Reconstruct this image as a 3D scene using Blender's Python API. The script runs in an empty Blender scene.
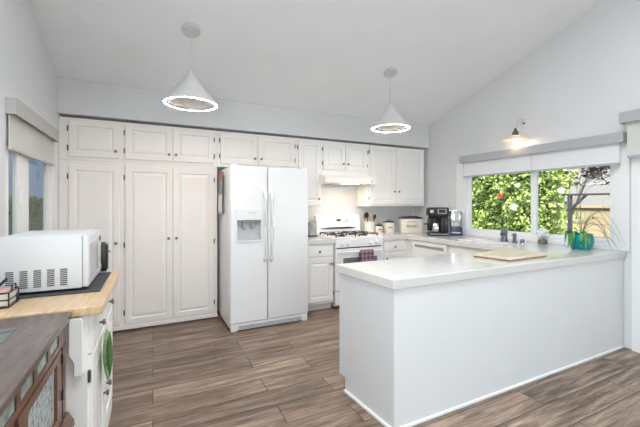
import bpy, bmesh, math, random
from mathutils import Vector, Matrix
S = bpy.context.scene
COL = S.collection
random.seed(7)
PI = math.pi

# ------------------------------------------------------------------ camera
cd = bpy.data.cameras.new('camera'); cam = bpy.data.objects.new('camera', cd); COL.objects.link(cam)
cam.location = (0, 0, 1.373); cam.rotation_euler = (PI/2, 0, -0.4572)
cd.sensor_width = 36; cd.lens = 339.7/640*36; cd.shift_y = -9.8/640; cd.clip_start = .05; cd.clip_end = 200
S.camera = cam
S.cycles.diffuse_bounces = 8
# ------------------------------------------------------------------ world, sun, added fill lights, exposure
S.view_settings.view_transform = 'Standard'; S.view_settings.look = 'None'
S.view_settings.exposure = 0.09; S.view_settings.gamma = 1.0; S.view_settings.use_curve_mapping = False
W = bpy.data.worlds.new('world'); S.world = W; W.use_nodes = True
wn = W.node_tree.nodes; wl = W.node_tree.links
bg = wn['Background']; sky = wn.new('ShaderNodeTexSky'); sky.sky_type = 'NISHITA'
sky.sun_disc = False; sky.sun_elevation = math.radians(52); sky.sun_rotation = math.radians(220)
wl.new(sky.outputs[0], bg.inputs[0]); bg.inputs[1].default_value = 0.30
def light(name, kind, loc, energy, color=(1, 1, 1), rot=(0, 0, 0), **kw):
    l = bpy.data.lights.new(name, kind); l.energy = energy; l.color = color
    for k, v in kw.items(): setattr(l, k, v)
    o = bpy.data.objects.new(name, l); o.location = loc; o.rotation_euler = rot; COL.objects.link(o); return o
sd = Vector((.55, .5, -1.0))
light('sun', 'SUN', (-6, -6, 12), 14, (1, .95, .86), sd.to_track_quat('-Z', 'Y').to_euler(), angle=math.radians(.6))
# added fill light behind the camera, at a rear opening made for it
light('added_rear_fill', 'AREA', (1.6, -7.45, 1.38), 75, (.88, .95, 1), (PI/2+.2, 0, 0), shape='RECTANGLE', size=4.4, size_y=2.35)
light('added_left_fill', 'AREA', (-.84, -.35, 1.47), 48, (.90, .96, 1), (PI/2, 0, -PI/2), shape='RECTANGLE', size=1.24, size_y=1.1)  # added fill light from the left; its window is made up too
light('added_right_fill', 'AREA', (4.03, -1.2, 1.3), 28, (.90, .96, 1), (PI/2, 0, PI/2), shape='RECTANGLE', size=1.5, size_y=1.4)  # added fill light from the right, at an invented opening
light('added_overhead_fill', 'AREA', (.9, .75, 3.665), 105, (.88, .95, 1), (-math.atan(.3203), 0, 0), shape='RECTANGLE', size=1.9, size_y=1.1)  # added overhead fill light, set in an invented skylight

# ------------------------------------------------------------------ materials
def mat(name, color, rough=.5, metal=0., noise=0., nscale=8., bump=0., bscale=60., emit=None, estr=0., alpha=None, spec=.5, trans=0.):
    m = bpy.data.materials.new(name); m.use_nodes = True
    n = m.node_tree.nodes; l = m.node_tree.links; p = n['Principled BSDF']
    p.inputs['Base Color'].default_value = (*color, 1); p.inputs['Roughness'].default_value = rough
    p.inputs['Metallic'].default_value = metal; p.inputs['Specular IOR Level'].default_value = spec
    if trans: p.inputs['Transmission Weight'].default_value = trans
    tc = n.new('ShaderNodeTexCoord')
    if noise:
        t = n.new('ShaderNodeTexNoise'); t.inputs['Scale'].default_value = nscale; t.inputs['Detail'].default_value = 4
        l.new(tc.outputs['Object'], t.inputs['Vector'])
        r = n.new('ShaderNodeValToRGB'); a = tuple(c*(1-noise) for c in color); b = tuple(min(1, c*(1+noise)) for c in color)
        r.color_ramp.elements[0].color = (*a, 1); r.color_ramp.elements[0].position = .3
        r.color_ramp.elements[1].color = (*b, 1); r.color_ramp.elements[1].position = .7
        l.new(t.outputs['Fac'], r.inputs['Fac']); l.new(r.outputs['Color'], p.inputs['Base Color'])
    if bump:
        t = n.new('ShaderNodeTexNoise'); t.inputs['Scale'].default_value = bscale; t.inputs['Detail'].default_value = 5
        l.new(tc.outputs['Object'], t.inputs['Vector'])
        b = n.new('ShaderNodeBump'); b.inputs['Strength'].default_value = bump; b.inputs['Distance'].default_value = .01
        l.new(t.outputs['Fac'], b.inputs['Height']); l.new(b.outputs['Normal'], p.inputs['Normal'])
    if emit:
        p.inputs['Emission Color'].default_value = (*emit, 1); p.inputs['Emission Strength'].default_value = estr
    return m
M = {}
M['wall'] = mat('wall_paint', (.70, .715, .725), .75, noise=.015, nscale=3, bump=.06, bscale=120)
M['ceiling'] = mat('ceiling_paint', (.84, .86, .88), .8, noise=.015, nscale=3, bump=.08, bscale=90)
M['trimw'] = mat('trim_white', (.82, .83, .83), .45, noise=.01)
M['cab'] = mat('cabinet_paint', (.87, .83, .795), .42, noise=.012, nscale=5)
M['cabw'] = mat('cabinet_white_paint', (.86, .85, .83), .42, noise=.012, nscale=5)
M['panel'] = mat('drywall_white', (.675, .692, .70), .6, noise=.012, nscale=4, bump=.04, bscale=100)
M['fridge'] = mat('appliance_white', (.83, .84, .85), .28, noise=.006)
M['enamel'] = mat('enamel_white', (.84, .84, .84), .2, noise=.006)
M['plastic'] = mat('white_plastic', (.80, .81, .82), .35, noise=.006)
M['grey'] = mat('grey_plastic', (.32, .33, .34), .4, noise=.03)
M['lgrey'] = mat('light_grey_plastic', (.55, .56, .57), .4, noise=.03)
M['black'] = mat('black_plastic', (.012, .012, .014), .3, noise=.1)
M['iron'] = mat('cast_iron', (.02, .02, .022), .55, noise=.2, bump=.2)
M['chrome'] = mat('chrome', (.7, .72, .74), .12, 1, noise=.02)
M['steel'] = mat('brushed_steel', (.42, .44, .46), .32, 1, noise=.06, nscale=30)
M['nickel'] = mat('dark_nickel', (.20, .19, .18), .35, .9, noise=.1)
M['hinge'] = mat('bronze_hinge', (.13, .115, .10), .45, .7, noise=.1)
M['valance'] = mat('valance_fabric', (.43, .44, .455), .8, noise=.05, nscale=60, bump=.2, bscale=300)
M['valance2'] = mat('valance_fabric_beige', (.50, .49, .47), .8, noise=.05, nscale=60, bump=.2, bscale=300)
def fabric_trans(name, color, amount):
    m = mat(name, color, .9, noise=.04, nscale=70, bump=.15, bscale=300)
    n = m.node_tree.nodes; l = m.node_tree.links; p = n['Principled BSDF']; out = n['Material Output']
    t = n.new('ShaderNodeBsdfTranslucent'); t.inputs[0].default_value = (*color, 1)
    mx = n.new('ShaderNodeMixShader'); mx.inputs[0].default_value = amount
    l.new(p.outputs[0], mx.inputs[1]); l.new(t.outputs[0], mx.inputs[2]); l.new(mx.outputs[0], out.inputs[0]); return m
M['blind'] = fabric_trans('blind_fabric', (.90, .91, .92), .25)
M['blindb'] = fabric_trans('blind_fabric_beige', (.76, .77, .72), .25)
M['leaf'] = None
def glass_mat():
    m = bpy.data.materials.new('window_glass'); m.use_nodes = True
    n = m.node_tree.nodes; l = m.node_tree.links; n.remove(n['Principled BSDF']); out = n['Material Output']
    tr = n.new('ShaderNodeBsdfTransparent'); tr.inputs[0].default_value = (.96, .98, .97, 1)
    gl = n.new('ShaderNodeBsdfGlossy'); gl.inputs['Roughness'].default_value = .02
    ge = n.new('ShaderNodeNewGeometry'); dt = n.new('ShaderNodeVectorMath'); dt.operation = 'DOT_PRODUCT'; l.new(ge.outputs['Incoming'], dt.inputs[0]); l.new(ge.outputs['Normal'], dt.inputs[1])
    ab = n.new('ShaderNodeMath'); ab.operation = 'ABSOLUTE'; l.new(dt.outputs['Value'], ab.inputs[0])
    iv = n.new('ShaderNodeMath'); iv.operation = 'SUBTRACT'; iv.inputs[0].default_value = 1; l.new(ab.outputs[0], iv.inputs[1])
    pw = n.new('ShaderNodeMath'); pw.operation = 'POWER'; l.new(iv.outputs[0], pw.inputs[0]); pw.inputs[1].default_value = 5
    fr = n.new('ShaderNodeMath'); fr.operation = 'MULTIPLY_ADD'; l.new(pw.outputs[0], fr.inputs[0]); fr.inputs[1].default_value = .4; fr.inputs[2].default_value = .025
    nz = n.new('ShaderNodeTexNoise'); nz.inputs['Scale'].default_value = 2
    bp = n.new('ShaderNodeBump'); bp.inputs['Strength'].default_value = .01; l.new(nz.outputs[0], bp.inputs['Height']); l.new(bp.outputs[0], gl.inputs['Normal'])
    mx = n.new('ShaderNodeMixShader'); l.new(fr.outputs[0], mx.inputs[0]); l.new(tr.outputs[0], mx.inputs[1]); l.new(gl.outputs[0], mx.inputs[2])
    l.new(mx.outputs[0], out.inputs[0]); return m
M['glass'] = glass_mat()
def floor_mat():
    m = mat('wood_plank_tile', (.25, .18, .14), .38)
    n = m.node_tree.nodes; l = m.node_tree.links; p = n['Principled BSDF']
    tc = n.new('ShaderNodeTexCoord')
    br = n.new('ShaderNodeTexBrick'); br.offset = .37; br.offset_frequency = 2
    br.inputs['Color1'].default_value = (0, 0, 0, 1); br.inputs['Color2'].default_value = (1, 1, 1, 1); br.inputs['Mortar'].default_value = (.5, .5, .5, 1)
    br.inputs['Scale'].default_value = 1; br.inputs['Mortar Size'].default_value = .0030; br.inputs['Brick Width'].default_value = 1.2; br.inputs['Row Height'].default_value = .2
    l.new(tc.outputs['Object'], br.inputs['Vector'])
    sep = n.new('ShaderNodeSeparateColor'); l.new(br.outputs['Color'], sep.inputs[0])
    # grain: stretched noise shifted per plank
    mp = n.new('ShaderNodeMapping'); mp.inputs['Scale'].default_value = (1.1, 13, 1)
    add = n.new('ShaderNodeVectorMath'); add.operation = 'MULTIPLY_ADD'
    l.new(br.outputs['Color'], add.inputs[0]); add.inputs[1].default_value = (7, 3, 5); l.new(tc.outputs['Object'], add.inputs[2])
    l.new(add.outputs[0], mp.inputs['Vector'])
    nz = n.new('ShaderNodeTexNoise'); nz.inputs['Scale'].default_value = 1.6; nz.inputs['Detail'].default_value = 9; nz.inputs['Roughness'].default_value = .62; nz.inputs['Distortion'].default_value = .5
    l.new(mp.outputs[0], nz.inputs['Vector'])
    mp2 = n.new('ShaderNodeMapping'); mp2.inputs['Scale'].default_value = (2.6, 34, 1); l.new(add.outputs[0], mp2.inputs['Vector'])
    n2 = n.new('ShaderNodeTexNoise'); n2.inputs['Scale'].default_value = 2.4; n2.inputs['Detail'].default_value = 6; n2.inputs['Distortion'].default_value = 1.2; l.new(mp2.outputs[0], n2.inputs['Vector'])
    mm = n.new('ShaderNodeMath'); mm.operation = 'MULTIPLY_ADD'; l.new(n2.outputs['Fac'], mm.inputs[0]); mm.inputs[1].default_value = .40; mm.inputs[2].default_value = -.20
    m3 = n.new('ShaderNodeMath'); m3.operation = 'ADD'; l.new(mm.outputs[0], m3.inputs[0]); l.new(nz.outputs['Fac'], m3.inputs[1])
    mix = n.new('ShaderNodeMath'); mix.operation = 'MULTIPLY_ADD'; l.new(sep.outputs[0], mix.inputs[0]); mix.inputs[1].default_value = .11; m3.use_clamp = False
    l.new(m3.outputs[0], mix.inputs[2])
    r = n.new('ShaderNodeValToRGB'); e = r.color_ramp.elements
    e[0].position = .33; e[0].color = (.062, .041, .029, 1); e[1].position = .80; e[1].color = (.47, .345, .25, 1)
    k = e.new(.48); k.color = (.160, .108, .076, 1); k = e.new(.61); k.color = (.265, .185, .133, 1)
    l.new(mix.outputs[0], r.inputs['Fac'])
    mg = n.new('ShaderNodeMix'); mg.data_type = 'RGBA'; l.new(br.outputs['Fac'], mg.inputs['Factor']); l.new(r.outputs['Color'], mg.inputs[6]); mg.inputs[7].default_value = (.035, .028, .024, 1)
    l.new(mg.outputs[2], p.inputs['Base Color'])
    b = n.new('ShaderNodeBump'); b.inputs['Strength'].default_value = .25; b.inputs['Distance'].default_value = .002; l.new(nz.outputs['Fac'], b.inputs['Height']); l.new(b.outputs[0], p.inputs['Normal'])
    return m
M['floor'] = floor_mat()
def tile_mat(name, base, grout, size, rough, ph=(0.03, .05, .02), axes='XY'):
    m = mat(name, base, rough); n = m.node_tree.nodes; l = m.node_tree.links; p = n['Principled BSDF']
    tc = n.new('ShaderNodeTexCoord'); s = n.new('ShaderNodeSeparateXYZ'); l.new(tc.outputs['Object'], s.inputs[0])
    outs = []
    for i, ax in enumerate('XYZ'):
        if ax not in axes: continue
        a = n.new('ShaderNodeMath'); a.operation = 'ADD'; l.new(s.outputs[ax], a.inputs[0]); a.inputs[1].default_value = 10+ph[i]
        d = n.new('ShaderNodeMath'); d.operation = 'MODULO'; l.new(a.outputs[0], d.inputs[0]); d.inputs[1].default_value = size
        c = n.new('ShaderNodeMath'); c.operation = 'LESS_THAN'; l.new(d.outputs[0], c.inputs[0]); c.inputs[1].default_value = .004
        outs.append(c)
    mxm = n.new('ShaderNodeMath'); mxm.operation = 'MAXIMUM'; l.new(outs[0].outputs[0], mxm.inputs[0]); l.new(outs[1].outputs[0], mxm.inputs[1])
    nz = n.new('ShaderNodeTexNoise'); nz.inputs['Scale'].default_value = 5; l.new(tc.outputs['Object'], nz.inputs['Vector'])
    r = n.new('ShaderNodeValToRGB'); r.color_ramp.elements[0].color = (*[c*.97 for c in base], 1); r.color_ramp.elements[1].color = (*base, 1); l.new(nz.outputs['Fac'], r.inputs['Fac'])
    mx = n.new('ShaderNodeMix'); mx.data_type = 'RGBA'; l.new(mxm.outputs[0], mx.inputs['Factor']); l.new(r.outputs['Color'], mx.inputs[6]); mx.inputs[7].default_value = (*grout, 1)
    l.new(mx.outputs[2], p.inputs['Base Color'])
    b = n.new('ShaderNodeBump'); b.inputs['Strength'].default_value = .05; b.inputs['Distance'].default_value = .003; l.new(nz.outputs['Fac'], b.inputs['Height']); l.new(b.outputs[0], p.inputs['Normal'])
    return m
M['tile'] = tile_mat('white_counter_tile', (.70, .69, .66), (.60, .60, .58), .155, .1, (.145, .05, .02))
M['blocktop'] = None
def wood_mat(name, a, b, sc, rough, axis=0, scale=3.0):
    m = mat(name, a, rough); n = m.node_tree.nodes; l = m.node_tree.links; p = n['Principled BSDF']
    tc = n.new('ShaderNodeTexCoord'); mp = n.new('ShaderNodeMapping'); mp.inputs['Scale'].default_value = sc; l.new(tc.outputs['Object'], mp.inputs[0])
    nz = n.new('ShaderNodeTexNoise'); nz.inputs['Scale'].default_value = scale; nz.inputs['Detail'].default_value = 7; nz.inputs['Distortion'].default_value = .6; l.new(mp.outputs[0], nz.inputs['Vector'])
    r = n.new('ShaderNodeValToRGB'); r.color_ramp.elements[0].position = .32; r.color_ramp.elements[1].position = .7
    r.color_ramp.elements[0].color = (*a, 1); r.color_ramp.elements[1].color = (*b, 1); l.new(nz.outputs['Fac'], r.inputs['Fac']); l.new(r.outputs['Color'], p.inputs['Base Color'])
    return m
M['butcher'] = wood_mat('butcher_block_wood', (.56, .37, .21), (.70, .52, .33), (16, 2, 4), .3)
M['boardwood'] = wood_mat('cutting_board_maple', (.60, .50, .38), (.72, .64, .52), (2, 14, 4), .4)
M['boardedge'] = wood_mat('cutting_board_walnut', (.20, .11, .05), (.34, .21, .10), (6, 6, 4), .4)
M['walnut'] = wood_mat('dark_walnut', (.085, .036, .020), (.19, .085, .048), (3, 14, 9), .28)
M['walnut_sheen'] = wood_mat('dark_walnut_painted_sheen', (.095, .070, .062), (.135, .098, .085), (14, 2, 4), .22)  # wood lightened and greyed: the top's reflected sheen is put into the colour
M['spoonwood'] = wood_mat('spoon_wood', (.42, .22, .10), (.60, .36, .18), (3, 3, 14), .5)
M['slate'] = mat('mosaic_glass_tile', (.26, .32, .30), .15, noise=.35, nscale=25)
M['stone'] = mat('marble_inset', (.10, .12, .12), .2, noise=.5, nscale=22)
M['texglass'] = mat('pebbled_glass', (.42, .47, .48), .12, noise=.3, nscale=55, bump=.8, bscale=70)
M['cream'] = mat('cream_enamel', (.80, .75, .66), .35, noise=.02)
M['crock'] = mat('white_ceramic', (.80, .78, .73), .3, noise=.02)
M['teal'] = mat('teal_glaze', (.0, .26, .28), .12, noise=.25, nscale=9)
M['soil'] = mat('soil', (.03, .022, .016), .9, noise=.3, nscale=40, bump=.5)
M['leafp'] = mat('spider_plant_leaf', (.07, .23, .06), .4, noise=.35, nscale=15)
M['leafg'] = mat('grey_green_leaf', (.11, .21, .11), .45, noise=.3, nscale=15)
M['mitt'] = mat('green_leaf_fabric', (.30, .46, .20), .85, noise=.4, nscale=22, bump=.3)
M['purple'] = None
M['faucet'] = mat('dark_pewter', (.17, .19, .21), .35, .8, noise=.08)
M['matcloth'] = mat('charcoal_mat', (.05, .052, .06), .85, noise=.35, nscale=70, bump=.4)
M['navy'] = mat('navy_plastic', (.02, .04, .08), .3, noise=.1)
M['cord'] = mat('cord_grey', (.5, .5, .5), .6, noise=.05)
M['pend'] = mat('pendant_grey_white', (.60, .60, .585), .55, noise=.02)
M['ring'] = mat('led_ring', (1, .95, .9), .5, emit=(1, .88, .80), estr=125)
M['bulb'] = mat('warm_bulb', (1, .9, .7), .5, emit=(1, .86, .68), estr=14)
M['shade'] = fabric_trans('frosted_glass_shade', (.80, .72, .66), .5)
M['pink'] = mat('pink_paper', (.62, .36, .33), .8, noise=.1)
M['orange'] = mat('orange_paper', (.75, .20, .10), .7, noise=.1)
M['bluep'] = mat('printed_paper', (.42, .48, .55), .6, noise=.45, nscale=28)
M['tan'] = mat('tan_paper', (.60, .52, .40), .6, noise=.3, nscale=28)
M['towel'] = None
def plaid():
    m = mat('purple_plaid_cloth', (.22, .13, .19), .9, bump=.3, bscale=200); n = m.node_tree.nodes; l = m.node_tree.links; p = n['Principled BSDF']
    tc = n.new('ShaderNodeTexCoord'); s = n.new('ShaderNodeSeparateXYZ'); l.new(tc.outputs['Object'], s.inputs[0]); vals = []
    for ax in 'XZ':
        a = n.new('ShaderNodeMath'); a.operation = 'ADD'; l.new(s.outputs[ax], a.inputs[0]); a.inputs[1].default_value = 5
        d = n.new('ShaderNodeMath'); d.operation = 'MODULO'; l.new(a.outputs[0], d.inputs[0]); d.inputs[1].default_value = .06
        c = n.new('ShaderNodeMath'); c.operation = 'LESS_THAN'; l.new(d.outputs[0], c.inputs[0]); c.inputs[1].default_value = .026; vals.append(c)
    ad = n.new('ShaderNodeMath'); ad.operation = 'ADD'; l.new(vals[0].outputs[0], ad.inputs[0]); l.new(vals[1].outputs[0], ad.inputs[1])
    dv = n.new('ShaderNodeMath'); dv.operation = 'MULTIPLY'; l.new(ad.outputs[0], dv.inputs[0]); dv.inputs[1].default_value = .5
    r = n.new('ShaderNodeValToRGB'); r.color_ramp.elements[0].color = (.115, .06, .10, 1); r.color_ramp.elements[1].color = (.36, .25, .34, 1); l.new(dv.outputs[0], r.inputs['Fac'])
    l.new(r.outputs['Color'], p.inputs['Base Color']); return m
M['purple'] = plaid()
def foliage(name, cols, rough=.5):
    m = mat(name, cols[0], rough); n = m.node_tree.nodes; l = m.node_tree.links; p = n['Principled BSDF']; out = n['Material Output']
    g = n.new('ShaderNodeNewGeometry'); r = n.new('ShaderNodeValToRGB'); e = r.color_ramp.elements
    e[0].color = (*cols[0], 1); e[1].color = (*cols[-1], 1)
    for i, c in enumerate(cols[1:-1]): k = e.new((i+1)/(len(cols)-1)); k.color = (*c, 1)
    l.new(g.outputs['Random Per Island'], r.inputs['Fac']); l.new(r.outputs['Color'], p.inputs['Base Color'])
    t = n.new('ShaderNodeBsdfTranslucent'); l.new(r.outputs['Color'], t.inputs[0]); mx = n.new('ShaderNodeMixShader'); mx.inputs[0].default_value = .35
    l.new(p.outputs[0], mx.inputs[1]); l.new(t.outputs[0], mx.inputs[2]); l.new(mx.outputs[0], out.inputs[0]); return m
M['hedge'] = foliage('hedge_leaf', [(.16, .26, .06), (.34, .48, .12), (.50, .62, .17), (.72, .78, .38)])
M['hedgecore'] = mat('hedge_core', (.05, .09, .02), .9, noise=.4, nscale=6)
M['tree'] = foliage('tree_leaf', [(.02, .05, .012), (.05, .10, .025), (.10, .17, .04)])
M['plum'] = foliage('plum_leaf', [(.05, .04, .05), (.10, .08, .09), (.16, .15, .13)])
M['bark'] = mat('bark', (.12, .08, .05), .9, noise=.3, nscale=30, bump=.5)
M['rosew'] = mat('white_petal', (.85, .83, .82), .6, noise=.05)
M['roser'] = mat('red_petal', (.55, .05, .03), .6, noise=.2)
M['stucco'] = mat('pale_stucco', (.30, .29, .285), .85, noise=.03, nscale=5, bump=.2)
M['blockwall'] = None
def block():
    m = mat('tan_block', (.40, .33, .21), .9); n = m.node_tree.nodes; l = m.node_tree.links; p = n['Principled BSDF']
    tc = n.new('ShaderNodeTexCoord'); mp = n.new('ShaderNodeMapping'); mp.inputs['Rotation'].default_value = (0, PI/2, PI/2); l.new(tc.outputs['Object'], mp.inputs[0])
    sp = n.new('ShaderNodeSeparateXYZ'); l.new(tc.outputs['Object'], sp.inputs[0]); cb = n.new('ShaderNodeCombineXYZ'); l.new(sp.outputs['Y'], cb.inputs['X']); l.new(sp.outputs['Z'], cb.inputs['Y'])
    br = n.new('ShaderNodeTexBrick'); l.new(cb.outputs[0], br.inputs['Vector']); br.inputs['Scale'].default_value = 1; br.inputs['Brick Width'].default_value = .8; br.inputs['Row Height'].default_value = .3; br.inputs['Mortar Size'].default_value = .012
    br.inputs['Color1'].default_value = (.38, .31, .20, 1); br.inputs['Color2'].default_value = (.44, .36, .24, 1); br.inputs['Mortar'].default_value = (.26, .21, .14, 1)
    l.new(br.outputs['Color'], p.inputs['Base Color']); return m
M['blockwall'] = block()
M['iron2'] = mat('weathered_steel_frame', (.045, .05, .06), .6, noise=.15)
M['gravel'] = mat('garden_soil', (.22, .17, .13), .95, noise=.3, nscale=12, bump=.5)
M['fence'] = mat('blue_grey_fence', (.40, .44, .52), .8, noise=.08, nscale=8)
M['darkwall'] = mat('dark_low_wall', (.06, .065, .07), .8, noise=.15)
M['roof'] = mat('roof_shingle', (.2, .19, .18), .9, noise=.1)

# ------------------------------------------------------------------ mesh helpers
def T(bm, vs, Mx=None):
    if Mx is not None:
        for v in vs: v.co = Mx @ v.co
def box(bm, x0, x1, y0, y1, z0, z1, bev=0., seg=2, Mx=None):
    b = bmesh.new()
    bmesh.ops.create_cube(b, size=1)
    for v in b.verts: v.co = Vector((x0+(v.co.x+.5)*(x1-x0), y0+(v.co.y+.5)*(y1-y0), z0+(v.co.z+.5)*(z1-z0)))
    if bev: bmesh.ops.bevel(b, geom=b.edges[:], offset=bev, segments=seg, profile=.5, affect='EDGES', clamp_overlap=True)
    if Mx is not None: bmesh.ops.transform(b, matrix=Mx, verts=b.verts)
    merge(bm, b); return bm
def merge(bm, b):
    me = bpy.data.meshes.new('tmp'); b.to_mesh(me); b.free(); bm.from_mesh(me); bpy.data.meshes.remove(me)
def lathe(bm, prof, seg=24, loc=(0, 0, 0), Mx=None, close=False):
    b = bmesh.new(); rings = []
    for r, z in prof:
        if r < 1e-6: rings.append([b.verts.new((0, 0, z))])
        else: rings.append([b.verts.new((r*math.cos(2*PI*k/seg), r*math.sin(2*PI*k/seg), z)) for k in range(seg)])
    if close: rings.append(rings[0])
    for a, c in zip(rings, rings[1:]):
        for k in range(seg):
            q = [a[k % len(a)], a[(k+1) % len(a)], c[(k+1) % len(c)], c[k % len(c)]]
            q = list(dict.fromkeys(q))
            if len(q) >= 3:
                try: b.faces.new(q)
                except ValueError: pass
    bmesh.ops.recalc_face_normals(b, faces=b.faces)
    m = Matrix.Translation(loc) @ (Mx if Mx is not None else Matrix())
    bmesh.ops.transform(b, matrix=m, verts=b.verts); merge(bm, b); return bm
def tube(bm, pts, rad, seg=8):
    pts = [Vector(p) for p in pts]; b = bmesh.new(); rings = []
    rs = rad if isinstance(rad, (list, tuple)) else [rad]*len(pts)
    up = Vector((0, 0, 1))
    for i, p in enumerate(pts):
        t = (pts[min(i+1, len(pts)-1)]-pts[max(i-1, 0)]).normalized()
        u = t.cross(up)
        if u.length < 1e-3: u = t.cross(Vector((1, 0, 0)))
        u.normalize(); w = t.cross(u).normalized()
        rings.append([b.verts.new(p+(u*math.cos(2*PI*k/seg)+w*math.sin(2*PI*k/seg))*rs[i]) for k in range(seg)])
    for a, c in zip(rings, rings[1:]):
        for k in range(seg): b.faces.new((a[k], a[(k+1) % seg], c[(k+1) % seg], c[k]))
    b.faces.new(rings[0][::-1]); b.faces.new(rings[-1])
    bmesh.ops.recalc_face_normals(b, faces=b.faces); merge(bm, b); return bm
def prism(bm, poly, t0, t1, f):
    """extrude polygon [(a,b)] from t0 to t1; f(a,b,t) -> xyz"""
    b = bmesh.new(); A = [b.verts.new(f(p, q, t0)) for p, q in poly]; B = [b.verts.new(f(p, q, t1)) for p, q in poly]
    b.faces.new(A); b.faces.new(B[::-1]); n = len(poly)
    for i in range(n): b.faces.new((A[i], A[(i+1) % n], B[(i+1) % n], B[i]))
    bmesh.ops.recalc_face_normals(b, faces=b.faces); merge(bm, b); return bm
def cells(bm, xs, ys, keep, t0, t1, f, fix=None):
    b = bmesh.new(); V = {}
    def v(i, j, t):
        if (i, j, t) not in V: V[(i, j, t)] = b.verts.new(f(xs[i], ys[j], (t0, t1)[t]))
        return V[(i, j, t)]
    nx, ny = len(xs)-1, len(ys)-1
    K = {(i, j) for i in range(nx) for j in range(ny) if keep((xs[i]+xs[i+1])/2, (ys[j]+ys[j+1])/2)}
    for i, j in K:
        b.faces.new((v(i, j, 1), v(i+1, j, 1), v(i+1, j+1, 1), v(i, j+1, 1)))
        b.faces.new((v(i, j, 0), v(i, j+1, 0), v(i+1, j+1, 0), v(i+1, j, 0)))
        for di, dj, p, q in ((-1, 0, (i, j), (i, j+1)), (1, 0, (i+1, j), (i+1, j+1)), (0, -1, (i, j), (i+1, j)), (0, 1, (i, j+1), (i+1, j+1))):
            if (i+di, j+dj) not in K: b.faces.new((v(*p, 0), v(*q, 0), v(*q, 1), v(*p, 1)))
    if fix:
        for x in b.verts: fix(x)
    bmesh.ops.recalc_face_normals(b, faces=b.faces); merge(bm, b); return bm
def wloc(o):
    p = Vector((0, 0, 0))
    while o is not None: p = p+o.location; o = o.parent
    return p
def obj(name, bm, m, parent=None, smooth=False, world=False, loc=None, bevel=0.):
    """link bm as ONE mesh object; world=True: bm is in world coordinates (parents unrotated)"""
    if world and parent is not None:
        o0 = wloc(parent)
        for v in bm.verts: v.co -= o0
    if loc is not None:
        for v in bm.verts: v.co -= Vector(loc)
    me = bpy.data.meshes.new(name); bm.to_mesh(me); bm.free(); me.materials.append(m)
    if smooth:
        for p in me.polygons: p.use_smooth = True
        try: me.set_sharp_from_angle(angle=math.radians(35))
        except Exception: pass
    o = bpy.data.objects.new(name, me); COL.objects.link(o)
    if loc is not None: o.location = loc
    if parent is not None: o.parent = parent
    if bevel:
        b = o.modifiers.new('bevel', 'BEVEL'); b.width = bevel; b.segments = 2; b.limit_method = 'ANGLE'; b.angle_limit = math.radians(40)
    return o
def tag(o, label, cat, group=None):
    o['label'] = label; o['category'] = cat
    if group: o['group'] = group
    return o
def thing(name, label, cat, loc=(0, 0, 0), rz=0., group=None):
    o = bpy.data.objects.new(name, None); COL.objects.link(o); o.empty_display_size = .1
    o.location = loc; o.rotation_euler = (0, 0, rz); return tag(o, label, cat, group)
def struct(name, bm, m, parent=None, **kw):
    o = obj(name, bm, m, parent, **kw)
    if parent is None: o['kind'] = 'structure'
    return o
N = bmesh.new
def bx(*a, **k): return box(N(), *a, **k)
def text_mesh(body, size, ext):
    c = bpy.data.curves.new('text', 'FONT'); c.body = body; c.size = size; c.extrude = ext; c.align_x = 'CENTER'
    o = bpy.data.objects.new('text', c); COL.objects.link(o)
    dg = bpy.context.evaluated_depsgraph_get(); dg.update(); me = bpy.data.meshes.new_from_object(o.evaluated_get(dg))
    b = bmesh.new(); b.from_mesh(me); bpy.data.objects.remove(o); bpy.data.curves.remove(c); bpy.data.meshes.remove(me); return b

# ------------------------------------------------------------------ setting
XL, XR, YB, YR = -.852, 4.05, 4.55, -7.5
YS, ZS = 4.20, 2.285
SL = .3203
RG = -1.9
def zc(y): return (2.6262+SL*(4.2322-y)) if y > RG else (2.6262+SL*(4.2322-RG)-SL*(RG-y))
b = N(); box(b, XL-.15, XR+.15, YR-.15, YB+.15, -.06, 0); struct('floor', b, M['floor'])
b = N(); cells(b, [XL-1.0, -.1, 1.9, XR+.5], [YR-.3, RG, .15, 1.35, YB+.5], lambda x, y: not (-.1 < x < 1.9 and .15 < y < 1.35), 0, .15, lambda x, y, q: (x, y, zc(y)+q)); struct('ceiling', b, M['ceiling'])  # left overhang added to block sun; hole made for the overhead fill
t = bpy.data.objects.new('added_skylight', None); COL.objects.link(t); t.location = (.9, .75, 3.8); t['kind'] = 'structure'  # unseen skylight, added to hold the overhead fill light
b = N(); cells(b, [-.099, 1.899], [.151, 1.349], lambda x, y: True, .10, .13, lambda x, y, q: (x, y, zc(y)+q)); obj('added_diffuser_pane', b, M['blind'], t, world=True)  # added panel over the fill light, keeps direct sun out
struct('added_sun_block', bx(-3.0, XL-.17, -8, 4.3, 2.40, 2.48), M['trimw'])  # unseen cover added outside the left wall to block the sun
def side_wall(name, x0, x1, holes):
    b = N(); ys = sorted({YR, YB, RG, *[h[0] for h in holes], *[h[1] for h in holes]}); zs = sorted({0, 2.1, *[h[2] for h in holes], *[h[3] for h in holes]})
    cells(b, ys, zs, lambda y, z: not any(h[0] < y < h[1] and h[2] < z < h[3] for h in holes), x0, x1, lambda y, z, t: (t, y, z))
    prism(b, [(YR, 2.1), (YB, 2.1), (YB, zc(YB)-.001), (RG, zc(RG)-.001), (YR, zc(YR)-.001)], x0, x1, lambda y, z, t: (t, y, z))
    return struct(name, b, M['wall'])
side_wall('wall_left', XL-.06, XL, [(2.86, 4.06, .97, 2.03), (-1.0, .28, .90, 2.06)])  # second opening is added for the left fill light
side_wall('wall_right', XR, XR+.15, [(1.66, 3.50, .945, 2.0), (-2.0, -.4, .55, 2.05)])  # second opening is added for the right fill light
struct('wall_back', bx(XL, XR, YB, YB+.15, 0, zc(YB)-.002), M['wall'])
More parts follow.
